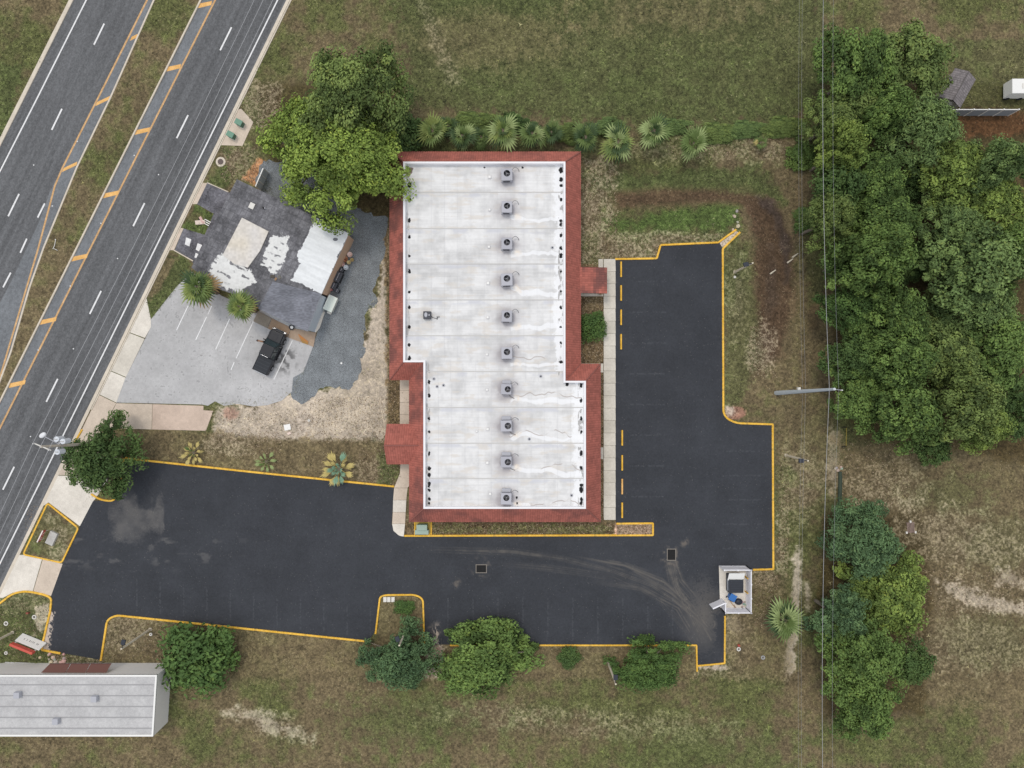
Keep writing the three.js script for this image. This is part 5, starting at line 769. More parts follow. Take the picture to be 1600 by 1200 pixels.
for (const [u, v, t] of [[374, 192, 'green service box on the pale slab, the northern one'], [361, 211, 'green service box on the pale slab, the southern one']]) { const T = thing('service_box', t, 'utility box', [X(u, 0.6), 0.04, Z(v, 0.6)], -0.47, 'green service boxes'); part('plinth', box(0.95, 0.08, 0.72, 0, 0, 0), concrete, T); part('cabinet', rbox(0.86, 0.75, 0.62, 0.04, 0, 0.08, 0), mat(lin(84, 122, 104), 0.6), T); part('lid', rbox(0.92, 0.07, 0.68, 0.03, 0, 0.82, 0), mat(lin(104, 146, 126), 0.6), T); part('hasp', box(0.06, 0.1, 0.03, 0, 0.6, 0.32), dark, T); }
{ const T = thing('transformer', 'pale green electrical transformer on a yellow kerbed pad', 'transformer', [X(660, 0.5), 0, Z(826, 0.5)]); part('pad_kerb', sweep([[-1.0, -0.85], [1.05, -0.85], [1.05, 0.75], [-1.0, 0.75]], kerbProfile(0.16, 0.14), true), paintYellow, T); part('pad', box(1.9, 0.09, 1.45, 0.02, 0, -0.05), mat(lin(190, 160, 80)), T); part('tank', rbox(1.25, 0.95, 0.65, 0.04, 0, 0.09, -0.25), boxGreen, T); const g = rbox(1.7, 0.75, 0.55, 0.04, -0.05, 0.09, 0.4); part('cabinet', g, boxPale, T); part('lid', rbox(1.3, 0.06, 0.7, 0.02, 0, 1.03, -0.25), boxPale, T); part('door_seam', box(0.012, 0.6, 0.012, -0.05, 0.15, 0.685), dark, T); }
{ const T = thing('manhole', 'round manhole with pale collar beside the highway kerb', 'manhole', [X(345, 0), 0.02, Z(253)]); part('collar', cyl(0.62, 0.6, 0.05, 0, 0, 0, 28), kerbConcrete, T); part('cover', cyl(0.36, 0.36, 0.02, 0, 0.05, 0, 24), mat(lin(96, 84, 80), 0.7), T); }
const ring = (u, v, t, c, r = 0.18, red) => { const p = at(u, v), T = thing('valve_cover', t, 'valve cover', [p.x, gy(p.x, p.z), p.z], 0, 'valve covers'); const g = new THREE.TorusGeometry(r, 0.07, 6, 18); g.rotateX(Math.PI / 2); g.translate(0, 0.06, 0); part('collar', g, c, T); part('cap', cyl(r * 0.8, r * 0.8, 0.05, 0, 0, 0, 14), mat(lin(110, 106, 98)), T); };
ring(54, 964, 'white ring valve cover in the grass by the south-western kerb', offw, 0.22); ring(10, 974, 'white ring valve cover near the left edge', offw, 0.22); ring(1154, 1014, 'pale ring valve cover south of the rubbish enclosure', offw, 0.2); ring(1192, 1027, 'grey square-looking valve cover between enclosure and palm', mat(lin(170, 172, 174)), 0.2); ring(236, 991, 'white cap beside the south-western lamp post', offw, 0.14); ring(10, 1020, 'white marker cap in the grass at the bottom left', offw, 0.16); ring(483, 657, 'pale disc in the sand', offw, 0.1); ring(1148, 433, 'small white cap beside the northern lamp post', offw, 0.1);
single('flagged_stub', join([cyl(0.1, 0.08, 0.3, X(46, 0), 0, Z(957), 8), box(0.3, 0.12, 0.2, X(45), 0.2, Z(957))]), mat(lin(140, 78, 66)), 'rusty red stub beside the white ring valve cover', 'stub');
single('flagged_stub', cyl(0.16, 0.14, 0.22, X(1154), 0, Z(1008), 9), mat(lin(170, 78, 66)), 'red stub behind the pale ring valve cover', 'stub');
single('litter_sheet', box(0.8, 0.03, 0.72, X(449), 0.012, Z(667.5), 0.2), white, 'white square sheet lying on the sandy drive edge', 'sheet'); single('litter_sheet', rbox(0.45, 0.12, 0.3, 0.03, X(452), 0, Z(677), 0.4), mat(lin(226, 206, 194)), 'pinkish block beside the white square sheet', 'sheet'); single('gravel_marker', cyl(0.13, 0.12, 0.05, X(533.5), 0.023, Z(567.5), 12), white, 'white round lid lying on the gravel drive', 'lid');
for (const [i, u] of [[0, 602], [1, 608], [2, 614.5]]) single('valve_box', rbox(0.42, 0.14, 0.62, 0.03, X(u), 0.1, Z(936)), offw, ['white meter box, left of the three on the kerbed island', 'white meter box, middle of the three on the kerbed island', 'white meter box, right of the three on the kerbed island'][i], 'meter box', 'meter boxes on the island');
// rubble
{ const r = rng(31); const rocks = [[1150, 345, 7, 16, 'pale rubble stone below the end of the spillway'], [85, 1028, 14, 8, 'broken concrete lump beside the ruined south-western kerb'], [1310, 730, 5, 5, 'pale stone under the overhead wires']]; for (const [u, v, n, sp, t] of rocks) for (let i = 0; i < n; i++) { const g = new THREE.IcosahedronGeometry(rr(0.14, 0.3, r), 0), ps = g.attributes.position; for (let k = 0; k < ps.count; k++) { const h = hsh(Math.round(ps.getX(k) * 400), Math.round(ps.getZ(k) * 400 + ps.getY(k) * 90)); ps.setXYZ(k, ps.getX(k) * (0.7 + h * 0.6), ps.getY(k) * (0.5 + h * 0.3), ps.getZ(k) * (0.7 + h * 0.6)); } g.computeVertexNormals(); const x = X(u + rr(-8, 8, r) * (n > 10 ? 3 : 0.7)), z = Z(v + rr(-sp, sp, r)); g.translate(x, gy(x, z) + 0.06, z); single('rubble_stone', g, mat(lin(186 + rr(-25, 25, r), 176 + rr(-20, 15, r), 160)), t, 'stone', u > 1200 ? 'stones under the wires' : u > 1000 ? 'spillway rubble' : 'broken kerb rubble'); } }
for (const [u, v, t] of [[1236, 407, 'pale log across the muddy ditch, left'], [1243, 399, 'pale log across the muddy ditch, right'], [1210, 424, 'bleached stick in the muddy ditch']]) { const x = X(u), z = Z(v), y = gy(x, z); single('driftwood', rod([x - 0.35, y + 0.05, z + 0.25], [x + 0.35, y + 0.1, z - 0.25], 0.12, 0.07, 7), mat(lin(206, 198, 180)), t, 'log'); }

// ---------------------------------------------------------------- rubbish enclosure
{
  const vinyl = mat(lin(238, 238, 244), 0.5), T = thing('rubbish_enclosure', 'white vinyl rubbish enclosure with its gate leaf swung open', 'enclosure'), h = 1.85, q = (u, v) => at(u, v, h), a = q(1132, 891), b = q(1174, 891), c = q(1174, 958), d = q(1134, 958), e = q(1134, 943);
  part('floor_slab', prism([[a.x - 0.1, a.z], [b.x, b.z], [c.x, c.z], [d.x - 0.1, d.z]], 0, 0.05), concrete, T);
  const run = (p, s, n) => { for (let i = 0; i < n; i++) { const x0 = mix(p.x, s.x, i / n), z0 = mix(p.z, s.z, i / n), x1 = mix(p.x, s.x, (i + 1) / n), z1 = mix(p.z, s.z, (i + 1) / n), L2 = Math.hypot(x1 - x0, z1 - z0), ry = Math.atan2(-(z1 - z0), x1 - x0), f = part('fence_panel', box(L2 - 0.14, h - 0.25, 0.05, (x0 + x1) / 2, 0.1, (z0 + z1) / 2, ry), vinyl, T); part('rail', join([rbox(L2 - 0.12, 0.14, 0.12, 0.02, (x0 + x1) / 2, h - 0.15, (z0 + z1) / 2, ry), rbox(L2 - 0.12, 0.14, 0.1, 0.02, (x0 + x1) / 2, 0.06, (z0 + z1) / 2, ry)]), vinyl, f); }
    for (let i = 0; i <= n; i++) { const x = mix(p.x, s.x, i / n), z = mix(p.z, s.z, i / n), o = part('post', box(0.14, h + 0.05, 0.14, x, 0, z), vinyl, T); part('post_cap', new THREE.ConeGeometry(0.13, 0.08, 4, 1, false, Math.PI / 4).translate(x, h + 0.09, z), vinyl, o); } };
  run(a, b, 2); run(b, c, 3); run(c, d, 2); run(d, e, 1);
  const g = q(1114, 952), m = [(e.x + g.x) / 2, (e.z + g.z) / 2], L2 = Math.hypot(g.x - e.x, g.z - e.z), ry = Math.atan2(-(g.z - e.z), g.x - e.x); const gate = part('gate_leaf', join([box(L2 - 0.1, 1.5, 0.05, m[0], 0.15, m[1], ry), rbox(L2 - 0.06, 0.14, 0.16, 0.03, m[0], 1.62, m[1], ry)]), vinyl, T); part('hinge', cyl(0.04, 0.04, 0.3, e.x - 0.05, 1.0, e.z, 7), steel, gate);
  for (const v of [904, 927]) part('bollard', cyl(0.08, 0.08, 0.9, X(1168, 0.9), 0.05, Z(v, 0.9), 10), paintYellow, T);
  const D = thing('dumpster', 'dark rubbish container with its white lid raised inside the enclosure', 'dumpster', [X(1149, 1), 0.05, Z(912, 1)]); D.scale.set(1.12, 1, 1.12); const dk = mat(lin(52, 56, 66), 0.6);
  part('bin', join([box(1.5, 1.2, 0.06, 0, 0.1, -0.95), box(1.5, 1.0, 0.06, 0, 0.1, 0.95), box(0.06, 1.2, 1.9, -0.75, 0.1, 0), box(0.06, 1.2, 1.9, 0.75, 0.1, 0), box(1.5, 0.06, 1.9, 0, 0.1, 0)]), dk, D);
  const lid = part('front_lid', rbox(1.46, 0.06, 1.5, 0.02, 0, 0, 0), mat(lin(44, 48, 56), 0.6), D); lid.position.set(0, 1.2, 0.2); lid.rotation.x = 0.12; for (let i = 0; i < 5; i++) { const r2 = part('lid_rib', rbox(1.3, 0.03, 0.06, 0.01, 0, 0.06, -0.55 + i * 0.26), dk, lid); }
  const up = part('raised_lid', rbox(1.75, 0.05, 1.05, 0.02, 0, 0, 0), white, D); up.position.set(-0.05, 1.42, -0.9); up.rotation.x = 0.55; part('side_pocket', box(0.1, 0.18, 1.3, -0.83, 0.8, 0.1), mat(lin(150, 156, 166), 0.5, { metalness: 0.4 }), D);
  for (const [x, z] of [[-0.6, -0.8], [0.6, -0.8], [-0.6, 0.8], [0.6, 0.8]]) part('caster', cyl(0.08, 0.08, 0.1, x, 0, z, 8), dark, D);
  const B = thing('wheelie_bin', 'blue wheeled bin standing askew in the enclosure', 'bin', [X(1144, 0.8), 0.05, Z(933, 0.8)], -0.5); const blue = mat(lin(44, 106, 176), 0.5); part('body', new THREE.CylinderGeometry(0.52, 0.4, 0.95, 4, 1).rotateY(Math.PI / 4).translate(0, 0.5, 0), blue, B); part('lid', rbox(0.85, 0.07, 0.85, 0.03, 0, 0.97, 0), blue, B); part('handle', rod([-0.36, 0.92, 0.47], [0.36, 0.92, 0.47], 0.03), dark, B); for (const s of [-1, 1]) part('wheel', new THREE.CylinderGeometry(0.12, 0.12, 0.06, 12).rotateZ(Math.PI / 2).translate(s * 0.35, 0.12, 0.38), dark, B);
  single('rubbish_bag', new THREE.SphereGeometry(0.5, 12, 8).scale(1, 0.6, 0.85).translate(X(1154, 0.3), 0.32, Z(940, 0.3)), mat(lin(34, 38, 50), 0.5), 'black rubbish bag beside the blue bin', 'rubbish bag');
  { const K = thing('broken_glass_pile', 'pile of greenish broken scraps in the enclosure corner', 'scrap pile', [X(1164), 0.05, Z(947)]); const r = rng(8); for (let i = 0; i < 16; i++) part('scrap', box(rr(0.12, 0.4, r), 0.03, rr(0.1, 0.3, r), rr(-0.5, 0.5, r), 0.001 + i * 0.012, rr(-0.7, 0.7, r), r() * 3, 0.12 * r()), mat(lin(120 + 60 * r(), 140 + 40 * r(), 138 + 30 * r()), 0.4), K); }
  for (const [u, v, l, t] of [[1145, 945, 1.3, 'pale timber offcut leaning inside the enclosure'], [1150, 950, 1.0, 'short timber offcut on the enclosure floor']]) single('timber_offcut', box(l, 0.06, 0.12, X(u), 0.051, Z(v), -0.9), mat(lin(186, 160, 134)), t, 'timber');
}

// ---------------------------------------------------------------- signs
const strokes = (bg, fg, rows, seed) => texture(256, 128, (a, b, o) => { o[0] = bg[0]; o[1] = bg[1]; o[2] = bg[2]; for (const [y0, y1, x0, x1, n] of rows) if (b > y0 && b < y1 && a > x0 && a < x1) { const s = (a - x0) / (x1 - x0) * n, k = Math.floor(s), f = s - k, h = hsh(k, seed); if (f < 0.62 && h > 0.12 && (Math.abs(f - 0.1 - 0.3 * h) < 0.14 || vn(s * 3, b * 40 + seed) > 0.55)) { o[0] = fg[0]; o[1] = fg[1]; o[2] = fg[2]; } } }, THREE.ClampToEdgeWrapping);
{ const T = thing('monument_sign', 'white sign board with red header and faint script at the left edge', 'sign', [X(46, 0.7), 0, Z(1002, 0.7)], -0.385); const wf = tex(strokes([232, 230, 226], [120, 116, 116], [[0.4, 0.62, 0.16, 0.82, 11]], 4), 0.6), rf = tex(strokes([208, 92, 78], [176, 70, 60], [[0.3, 0.7, 0.15, 0.85, 9]], 7), 0.6);
  const face = part('white_panel', rbox(3.2, 1.15, 0.14, 0.02, 0.15, 0.15, 0), white, T); face.rotation.x = 0.5; face.position.z = -0.3; const f2 = part('lettering', new THREE.PlaneGeometry(3.05, 1.0), wf, face); f2.position.set(0.15, 0.72, -0.075); f2.rotation.y = Math.PI;
  const hd = part('red_header', rbox(3.0, 0.55, 0.3, 0.03, 0, 1.32, 0.55), mat(lin(204, 88, 74), 0.6), T); const f3 = part('lettering', new THREE.PlaneGeometry(2.8, 0.4), rf, hd); f3.position.set(0, 1.6, 0.702); for (const x of [-1.3, 1.3]) part('post', box(0.12, 1.45, 0.12, x, 0, 0.5), offw, T); }
{ const T = thing('entrance_sign', 'small red sign with white lettering on the kerbed entrance island', 'sign', [X(66, 0.8), 0.1, Z(837, 0.8)], 1.114); const fc = tex(strokes([176, 62, 58], [240, 232, 228], [[0.12, 0.44, 0.08, 0.92, 7], [0.56, 0.88, 0.12, 0.88, 6]], 3), 0.6); const pn = part('panel', rbox(1.55, 0.5, 0.09, 0.02, 0, 0.55, 0), mat(lin(170, 60, 56), 0.6), T); pn.rotation.x = 0.0; const f = part('lettering', new THREE.PlaneGeometry(1.45, 0.42), fc, pn); f.position.set(0, 0.8, 0.051); const tp = part('lettering', new THREE.PlaneGeometry(1.45, 0.42), fc, pn); tp.position.set(0, 0.8, -0.051); tp.rotation.y = Math.PI; for (const x of [-0.6, 0.6]) part('post', cyl(0.035, 0.035, 0.6, x, 0, 0, 7), offw, T); const cap = part('top_rail', rbox(1.6, 0.06, 0.14, 0.02, 0, 1.06, 0), mat(lin(236, 222, 218), 0.6), T); }
single('meter_pad', rbox(0.98, 0.34, 1.65, 0.03, X(81, 0.3), 0.1, Z(841, 0.3), -0.43), tex(per(concreteT, 2), 0.85, { color: 0xd6dae0 }), 'pale grey meter housing on the kerbed entrance island', 'meter housing');
{ const T = thing('broken_sign_frame', 'collapsed pale wooden sign frame on the small lawn by the highway', 'sign frame', [X(320), 0, Z(347)], -0.5); const w = mat(lin(222, 206, 194), 0.8); part('board', new THREE.BoxGeometry(1.3, 0.05, 0.5).rotateY(0.55).rotateX(0.25).translate(-0.4, 0.18, 0.3), w, T); part('board', new THREE.BoxGeometry(0.9, 0.05, 0.3).rotateY(-0.5).rotateX(-0.2).translate(-0.35, 0.25, -0.05), mat(lin(206, 172, 166), 0.8), T); for (let i = 0; i < 3; i++) part('slat', new THREE.BoxGeometry(0.95, 0.04, 0.1).rotateZ(0.18).translate(0.35, 0.2, -0.32 + i * 0.24), white, T); part('post', new THREE.BoxGeometry(0.1, 0.3, 0.1).translate(-0.7, 0.12, 0.1), dark, T); }

// ---------------------------------------------------------------- utility poles and wires
const wireMat = mat(lin(176, 178, 182), 0.6);
function wire(label, a, b, sag, r = 0.02, group) { const A = new THREE.Vector3(...a), B = new THREE.Vector3(...b), pts = []; for (let i = 0; i <= 14; i++) { const t = i / 14, p = A.clone().lerp(B, t); p.y -= sag * 4 * t * (1 - t); pts.push(p); } return single('overhead_wire', new THREE.TubeGeometry(new THREE.CatmullRomCurve3(pts), 40, r, 5), wireMat, label, 'wire', group); }
{ const h = 12.2, base = at(168, 692), top = at(64, 698, h), T = thing('utility_pole', 'concrete utility pole with transformers and street lamp above the highway', 'utility pole', [base.x, 0, base.z]); const dx = top.x - base.x, dz = top.z - base.z, on = f => [dx * f, h * f, dz * f];
  part('pole', rod([0, -0.1, 0], on(1), 0.2, 0.13, 10), tex(per(concreteT, 2), 0.85, { color: 0xe8e4de }), T);
  const can = (f, ox, oz) => { const p = on(f), c = part('transformer_can', cyl(0.3, 0.3, 0.95, p[0] + ox, p[1] - 0.5, p[2] + oz, 16), mat(lin(214, 220, 228), 0.4), T); part('bushing', join([cyl(0.05, 0.03, 0.25, p[0] + ox - 0.1, p[1] + 0.45, p[2] + oz, 7), cyl(0.05, 0.03, 0.25, p[0] + ox + 0.1, p[1] + 0.45, p[2] + oz, 7)]), offw, c); part('bracket', rod(p, [p[0] + ox, p[1], p[2] + oz], 0.05), steel, c); };
  can(0.74, -0.15, -0.75); can(0.74, 0.55, -0.5); can(0.76, 0.1, 0.65);
  const f = on(0.72), la = part('lamp_arm', rod(f, [f[0] - 1.4, f[1] + 0.6, f[2] - 1.0], 0.05), galv, T); part('lamp_head', new THREE.SphereGeometry(0.34, 14, 8).scale(1.25, 0.5, 0.8).rotateY(0.6).translate(f[0] - 1.7, f[1] + 0.6, f[2] - 1.2), mat(lin(226, 228, 232), 0.4), la);
  const ca = on(0.985), wd = [AX.y, AX.x]; const cr = part('crossarm', rod([ca[0] - 0.85, ca[1], ca[2] - 0.35], [ca[0] + 0.95, ca[1], ca[2] + 0.4], 0.07), offw, T); for (const t of [-0.8, 0, 0.85]) part('insulator', cyl(0.06, 0.05, 0.24, ca[0] + t, ca[1] + 0.05, ca[2] + t * 0.42, 8), white, cr);
  for (let i = 0; i < 3; i++) { const t = [-0.8, 0, 0.85][i], P = [base.x + ca[0] + t, ca[1] + 0.28, base.z + ca[2] + t * 0.42], d = [-AX.x, -AX.y], W = ['westernmost', 'middle', 'easternmost'][i]; wire(`${W} wire over the highway north of the lamp pole`, P, [P[0] + d[0] * 75, P[1], P[2] + d[1] * 75], 0.7, 0.022, 'wires over the highway'); wire(`${W} wire over the highway south of the lamp pole`, P, [P[0] - d[0] * 75, P[1], P[2] - d[1] * 75], 0.7, 0.022, 'wires over the highway'); } }
{ const h = 15, base = at(1213, 614), top = at(1304, 608, h), T = thing('utility_pole', 'tall pale grey utility pole on the verge beside the wood', 'utility pole', [base.x, gy(base.x, base.z), base.z]), dx = top.x - base.x, dz = top.z - base.z, on = f => [dx * f, h * f, dz * f];
  part('pole', rod([0, -0.1, 0], on(1), 0.28, 0.13, 12), mat(lin(196, 206, 214), 0.7), T); part('riser_conduit', rod([0.12, 0.3, 0.22], [dx * 0.95 + 0.04, h * 0.95, dz * 0.95 + 0.14], 0.05), mat(lin(70, 74, 82)), T); const p = on(0.42); part('junction_box', rbox(0.3, 0.45, 0.3, 0.04, p[0], p[1], p[2] - 0.34), offw, T); const f = on(0.99); const br = part('bracket', rod(f, [f[0] + 0.7, f[1] + 0.1, f[2] + 0.1], 0.05), steel, T); part('insulator', cyl(0.07, 0.05, 0.26, f[0] + 0.7, f[1] + 0.1, f[2] + 0.1, 8), white, br); part('insulator', cyl(0.07, 0.05, 0.2, f[0], f[1] + 0.1, f[2], 8), white, T);
  const w = (o, fr, n, r, sag) => { const q = on(fr), P = [base.x + q[0] + o, q[1] + 0.1, base.z + q[2]]; for (const s of [-1, 1]) wire(`${n} wire along the wood ${s < 0 ? 'north' : 'south'} of the tall pole`, P, [P[0] - (s < 0 ? 0 : 0.1), P[1], P[2] + s * 62], sag, r, 'wires along the wood'); };
  w(-0.5, 0.99, 'bright', 0.02, 1.4); w(0.45, 0.99, 'outer', 0.007, 1.2); w(-0.2, 0.58, 'lower', 0.007, 1.0); w(-0.15, 0.52, 'lowest', 0.006, 1.0); }

// ---------------------------------------------------------------- fences, shed, yard clutter
{ const h = 1.8, T = thing('vinyl_fence', 'white-topped grey fence at the top right corner', 'fence'); const z = Z(171, h), x0 = X(1475, h), x1 = X(1592, h), n = 5; const gm = mat(lin(150, 158, 166), 0.7); for (let i = 0; i < n; i++) { const a = mix(x0, x1, i / n), b = mix(x0, x1, (i + 1) / n), f = part('fence_panel', box(b - a - 0.12, h - 0.12, 0.05, (a + b) / 2, 0, z), gm, T); part('rail', rbox(b - a - 0.1, 0.12, 0.1, 0.02, (a + b) / 2, h - 0.12, z), white, f); } for (let i = 0; i <= n; i++) { const x = mix(x0, x1, i / n); part('post', rbox(0.16, h + 0.08, 0.16, 0.02, x, 0, z), white, T); } }
{ const h = 1.75, a = at(411, 263, h), b = at(399, 291, h), T = thing('yard_fence', 'grey board fence with white cap beside the bark-covered corner', 'fence'); const n = 3; for (let i = 0; i < n; i++) { const p = a.clone().lerp(b, i / n), q = a.clone().lerp(b, (i + 1) / n), L2 = p.distanceTo(q), ry = Math.atan2(-(q.z - p.z), q.x - p.x), f = part('fence_panel', box(L2 - 0.1, h - 0.05, 0.05, (p.x + q.x) / 2, 0, (p.z + q.z) / 2, ry), mat(lin(186, 194, 198), 0.8), T); part('cap_rail', box(L2 - 0.02, 0.06, 0.13, (p.x + q.x) / 2, h - 0.05, (p.z + q.z) / 2, ry), white, f); } for (let i = 0; i <= n; i++) { const p = a.clone().lerp(b, i / n); part('post', box(0.1, h - 0.06, 0.1, p.x, 0, p.z), offw, T); } }
{ const T = thing('garden_shed', 'grey roofed garden shed behind the white fence at the top edge', 'shed', [X(1500, 2.4), 0, Z(135, 2.4)], -0.5); const shT = texture(256, 256, (a, b, o, i, j) => { const k = 128 + (hsh(i, j) - 0.5) * 22 + ((b * 14) % 1 < 0.14 ? -34 : 0) + (hsh(Math.floor(a * 10 + (Math.floor(b * 14) % 2) * 0.5), Math.floor(b * 14)) - 0.5) * 24; o[0] = k; o[1] = k * 0.96; o[2] = k * 0.97; }); part('wall', box(2.5, 2, 3.6, 0, 0, 0), mat(lin(170, 165, 155)), T); const a = [-1.45, 2, -2], b = [0, 2.6, -2], c = [0, 2.6, 2], d = [-1.45, 2, 2], e = [1.45, 2, -2], f = [1.45, 2, 2]; const rf = part('roof', join([quad(a, b, c, d), quad(b, e, f, c)]), tex(shT, 0.9), T); part('ridge', rod(b, c, 0.06), mat(lin(100, 96, 96)), rf); part('door', box(0.9, 1.8, 0.05, 0, 0, 1.83), offw, T); }
{ const T = thing('white_trailer', 'white box at the very top right corner beyond the fence', 'trailer', [X(1592, 1.2), 0, Z(138, 1.2)]); part('body', rbox(2.6, 1.5, 1.8, 0.06, 0, 0.35, 0), white, T); for (const x of [-0.8, 0.8]) part('wheel', new THREE.CylinderGeometry(0.3, 0.3, 0.2, 14).rotateX(Math.PI / 2).translate(x, 0.3, 0.85), dark, T); part('hatch', box(0.8, 0.03, 0.6, 0.3, 1.86, 0), offw, T); }
{ const rust = mat(lin(70, 66, 44), 0.8), T = thing('old_gate_frame', 'rusty pipe frame standing under the overhead wires', 'gate frame', [X(1316), 0, Z(682)]); for (const z of [-1.2, 1.2]) part('bar', box(0.6, 0.12, 0.14, -0.05, 0.5, z), mat(lin(44, 40, 26)), T); part('rail', rod([0.25, 0.55, -1.25], [0.2, 0.55, 1.3], 0.04), mat(lin(170, 150, 70)), T); for (const z of [-1.2, 1.2]) part('post', cyl(0.05, 0.05, 0.52, 0.2, 0, z, 7), rust, T);
  const K = thing('fence_roll', 'dark green roll of fencing lying under the overhead wires', 'fencing', [X(1311), 0, Z(763)]); part('roll', join([rod([0.05, 0.2, -2.1], [-0.08, 0.2, 2.2], 0.2, 0.18, 12), rod([0.25, 0.12, -1.6], [0.2, 0.12, 1.4], 0.1, 0.1, 8)]), mat(lin(62, 74, 62), 0.9), K); part('end_bar', box(0.6, 0.08, 0.1, -0.1, 0, 2.3), mat(lin(44, 44, 34)), K); }
{ const T = thing('pallet', 'weathered pallet stood on the grass by the blue-green tree', 'pallet', [X(1422), 0, Z(824)], 0.06); for (let i = 0; i < 6; i++) part('slat', box(0.09, 0.03, 1.3, -0.4 + i * 0.16, 0.12, 0), mat(lin(150, 130, 122), 0.9), T); for (const z of [-0.6, 0.55]) part('bearer', box(1.05, 0.12, 0.1, 0, 0, z), mat(lin(120, 104, 92), 0.9), T); for (const [x, z] of [[-0.55, 0.6], [0.55, 0.6], [0, -0.75]]) part('block', box(0.2, 0.2, 0.26, x, 0, z), offw, T); }
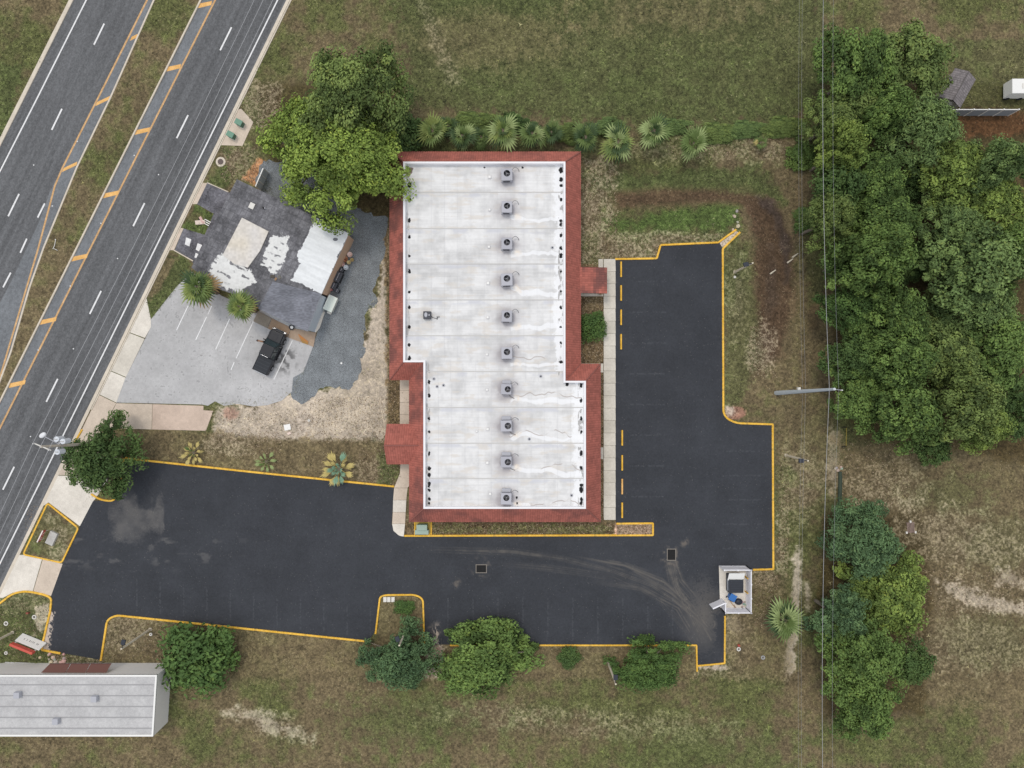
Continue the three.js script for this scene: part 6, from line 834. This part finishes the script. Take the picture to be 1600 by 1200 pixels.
{ // behind the workshop
  const B = thing('storage_bench', 'white flat-topped storage box by the workshop corner', 'storage box', [X(516, 0.9), 0.022, Z(474, 0.9)], -0.42); part('body', rbox(1.05, 0.8, 1.75, 0.04, 0, 0, 0), mat(lin(206, 214, 206), 0.6), B); part('lid', rbox(1.2, 0.07, 1.95, 0.03, 0, 0.8, 0), mat(lin(222, 232, 224), 0.5), B); part('lid_rim', join([box(0.05, 0.05, 1.8, -0.55, 0.86, 0), box(0.05, 0.05, 1.8, 0.55, 0.86, 0), box(1.1, 0.05, 0.05, 0, 0.86, -0.92)]), white, B); part('step', rbox(0.5, 0.3, 0.3, 0.02, 0.15, 0, 1.1), offw, B);
  const Ld = thing('ladder', 'pale ladder lying beside the blue-grey workshop wall', 'ladder', [X(503, 0.1), 0.11, Z(487, 0.1)], -0.42); for (const x of [-0.18, 0.18]) part('rail', box(0.06, 0.08, 2.1, x, 0, 0), offw, Ld); for (let i = 0; i < 7; i++) part('rung', box(0.3, 0.05, 0.05, 0, 0.02, -0.9 + i * 0.3), white, Ld);
  const mk = (u, v, w, d, h, c, t, y = 0.022) => { const T = thing('black_bin', t, 'bin', [X(u, h), y, Z(v, h)], -0.42, 'black bins behind the workshop'); part('body', rbox(w, h, d, 0.06, 0, 0, 0), mat(c, 0.6), T); part('lid', rbox(w + 0.06, 0.08, d + 0.06, 0.03, 0, h, 0), mat(lin(66, 70, 78), 0.45), T); part('handle', box(0.05, 0.06, d * 0.8, w * 0.1, h + 0.08, 0), galv, T); };
  mk(527, 432, 0.95, 1.25, 0.9, lin(40, 42, 46), 'larger black bin against the tan workshop wall'); mk(520.5, 446, 0.85, 0.8, 0.75, lin(44, 46, 52), 'smaller black bin against the tan workshop wall'); mk(526, 454, 0.6, 0.5, 0.5, lin(28, 28, 30), 'small black tub beside the white storage box'); mk(533, 421.5, 0.6, 0.45, 0.6, lin(22, 22, 24), 'narrow black crate at the top end of the bins');
  const r = rng(12), J = [[536, 413, lin(226, 200, 200)], [540, 405, lin(206, 150, 116)], [545, 410, lin(210, 196, 150)], [547, 398, lin(236, 214, 206)], [541, 418, lin(220, 226, 230)], [550, 406, lin(190, 170, 120)], [538, 408, lin(150, 96, 66)]], nm = ['pale pink plastic tub', 'terracotta pot', 'straw-coloured basket', 'pale pink bucket', 'white jug', 'tan basket', 'brown pot']; J.forEach(([u, v, c], i) => { const s = rr(0.22, 0.36, r), T = thing('yard_pot', `${nm[i]} in the clutter behind the workshop`, 'pot', [X(u, 0.3), 0.022, Z(v, 0.3)], r() * 3, 'clutter behind the workshop'); part('pot', new THREE.LatheGeometry([[0.001, 0], [s * 0.7, 0], [s, s * 1.3], [s * 1.08, s * 1.35], [s * 0.9, s * 1.3], [s * 0.6, s * 0.25], [0.001, s * 0.2]].map(q => new THREE.Vector2(...q)), 12), mat(c, 0.8), T); });
  const Rb = thing('red_toolbox', 'small red toolbox between black bins and storage box', 'toolbox', [X(516, 0.3), 0.022, Z(453, 0.3)], 0.4); part('case', rbox(0.5, 0.3, 0.26, 0.03, 0, 0, 0), mat(lin(190, 84, 90), 0.5), Rb); part('lid', rbox(0.52, 0.08, 0.28, 0.02, 0, 0.3, 0), mat(lin(214, 150, 152), 0.5), Rb);
  const Pl = thing('plank_heap', 'orange-brown planks on the walk beside the pickup nose', 'planks', [X(473), 0.11, Z(531)], -0.5); for (let i = 0; i < 5; i++) part('plank', box(1.5 - i * 0.18, 0.035, 0.12, i * 0.12, 0.001 + (i % 2) * 0.036, -0.22 + i * 0.11, 0.08 * (i - 2)), mat(lin(196 - i * 8, 132, 76), 0.85), Pl);
  const Ch = thing('cat_bowl', 'black bowl with white rim against the workshop front', 'bowl', [X(456, 0.2), 0.1, Z(511.5, 0.2)]); part('bowl', cyl(0.3, 0.34, 0.22, 0, 0, 0, 16), dark, Ch); part('lid', cyl(0.2, 0.16, 0.05, 0.03, 0.22, 0, 14), white, Ch);
  const Mo = thing('scooter', 'small folded scooter lying beside the pickup door', 'scooter', [X(407), 0.027, Z(533)], -0.2); part('deck', box(0.7, 0.05, 0.16, 0.05, 0.08, 0), mat(lin(150, 110, 80)), Mo); for (const x of [-0.36, 0.44]) part('wheel', new THREE.CylinderGeometry(0.13, 0.13, 0.06, 14).translate(x, 0.03, 0), dark, Mo); part('handlebar', rod([0.3, 0.12, 0.02], [0.75, 0.14, -0.25], 0.03), dark, Mo);
}
{ const T = thing('irrigation_pipe', 'bent white pipe sticking out of the grass median', 'pipe', [X(87), 0.12, Z(386)]); part('pipe', join([rod([0.1, 0.02, -0.9], [0.02, 0.12, -0.1], 0.04), rod([0.02, 0.12, -0.1], [-0.2, 0.1, 0.3], 0.04), rod([-0.15, 0.06, 0.2], [0.35, 0.03, 0.45], 0.035)]), offw, T); part('cap', cyl(0.06, 0.06, 0.08, 0.1, 0.0, -0.9, 8), white, T); }

scene.traverse(o => { if (o.isMesh) { o.castShadow = true; o.receiveShadow = true; } });
renderer.render(scene, camera);
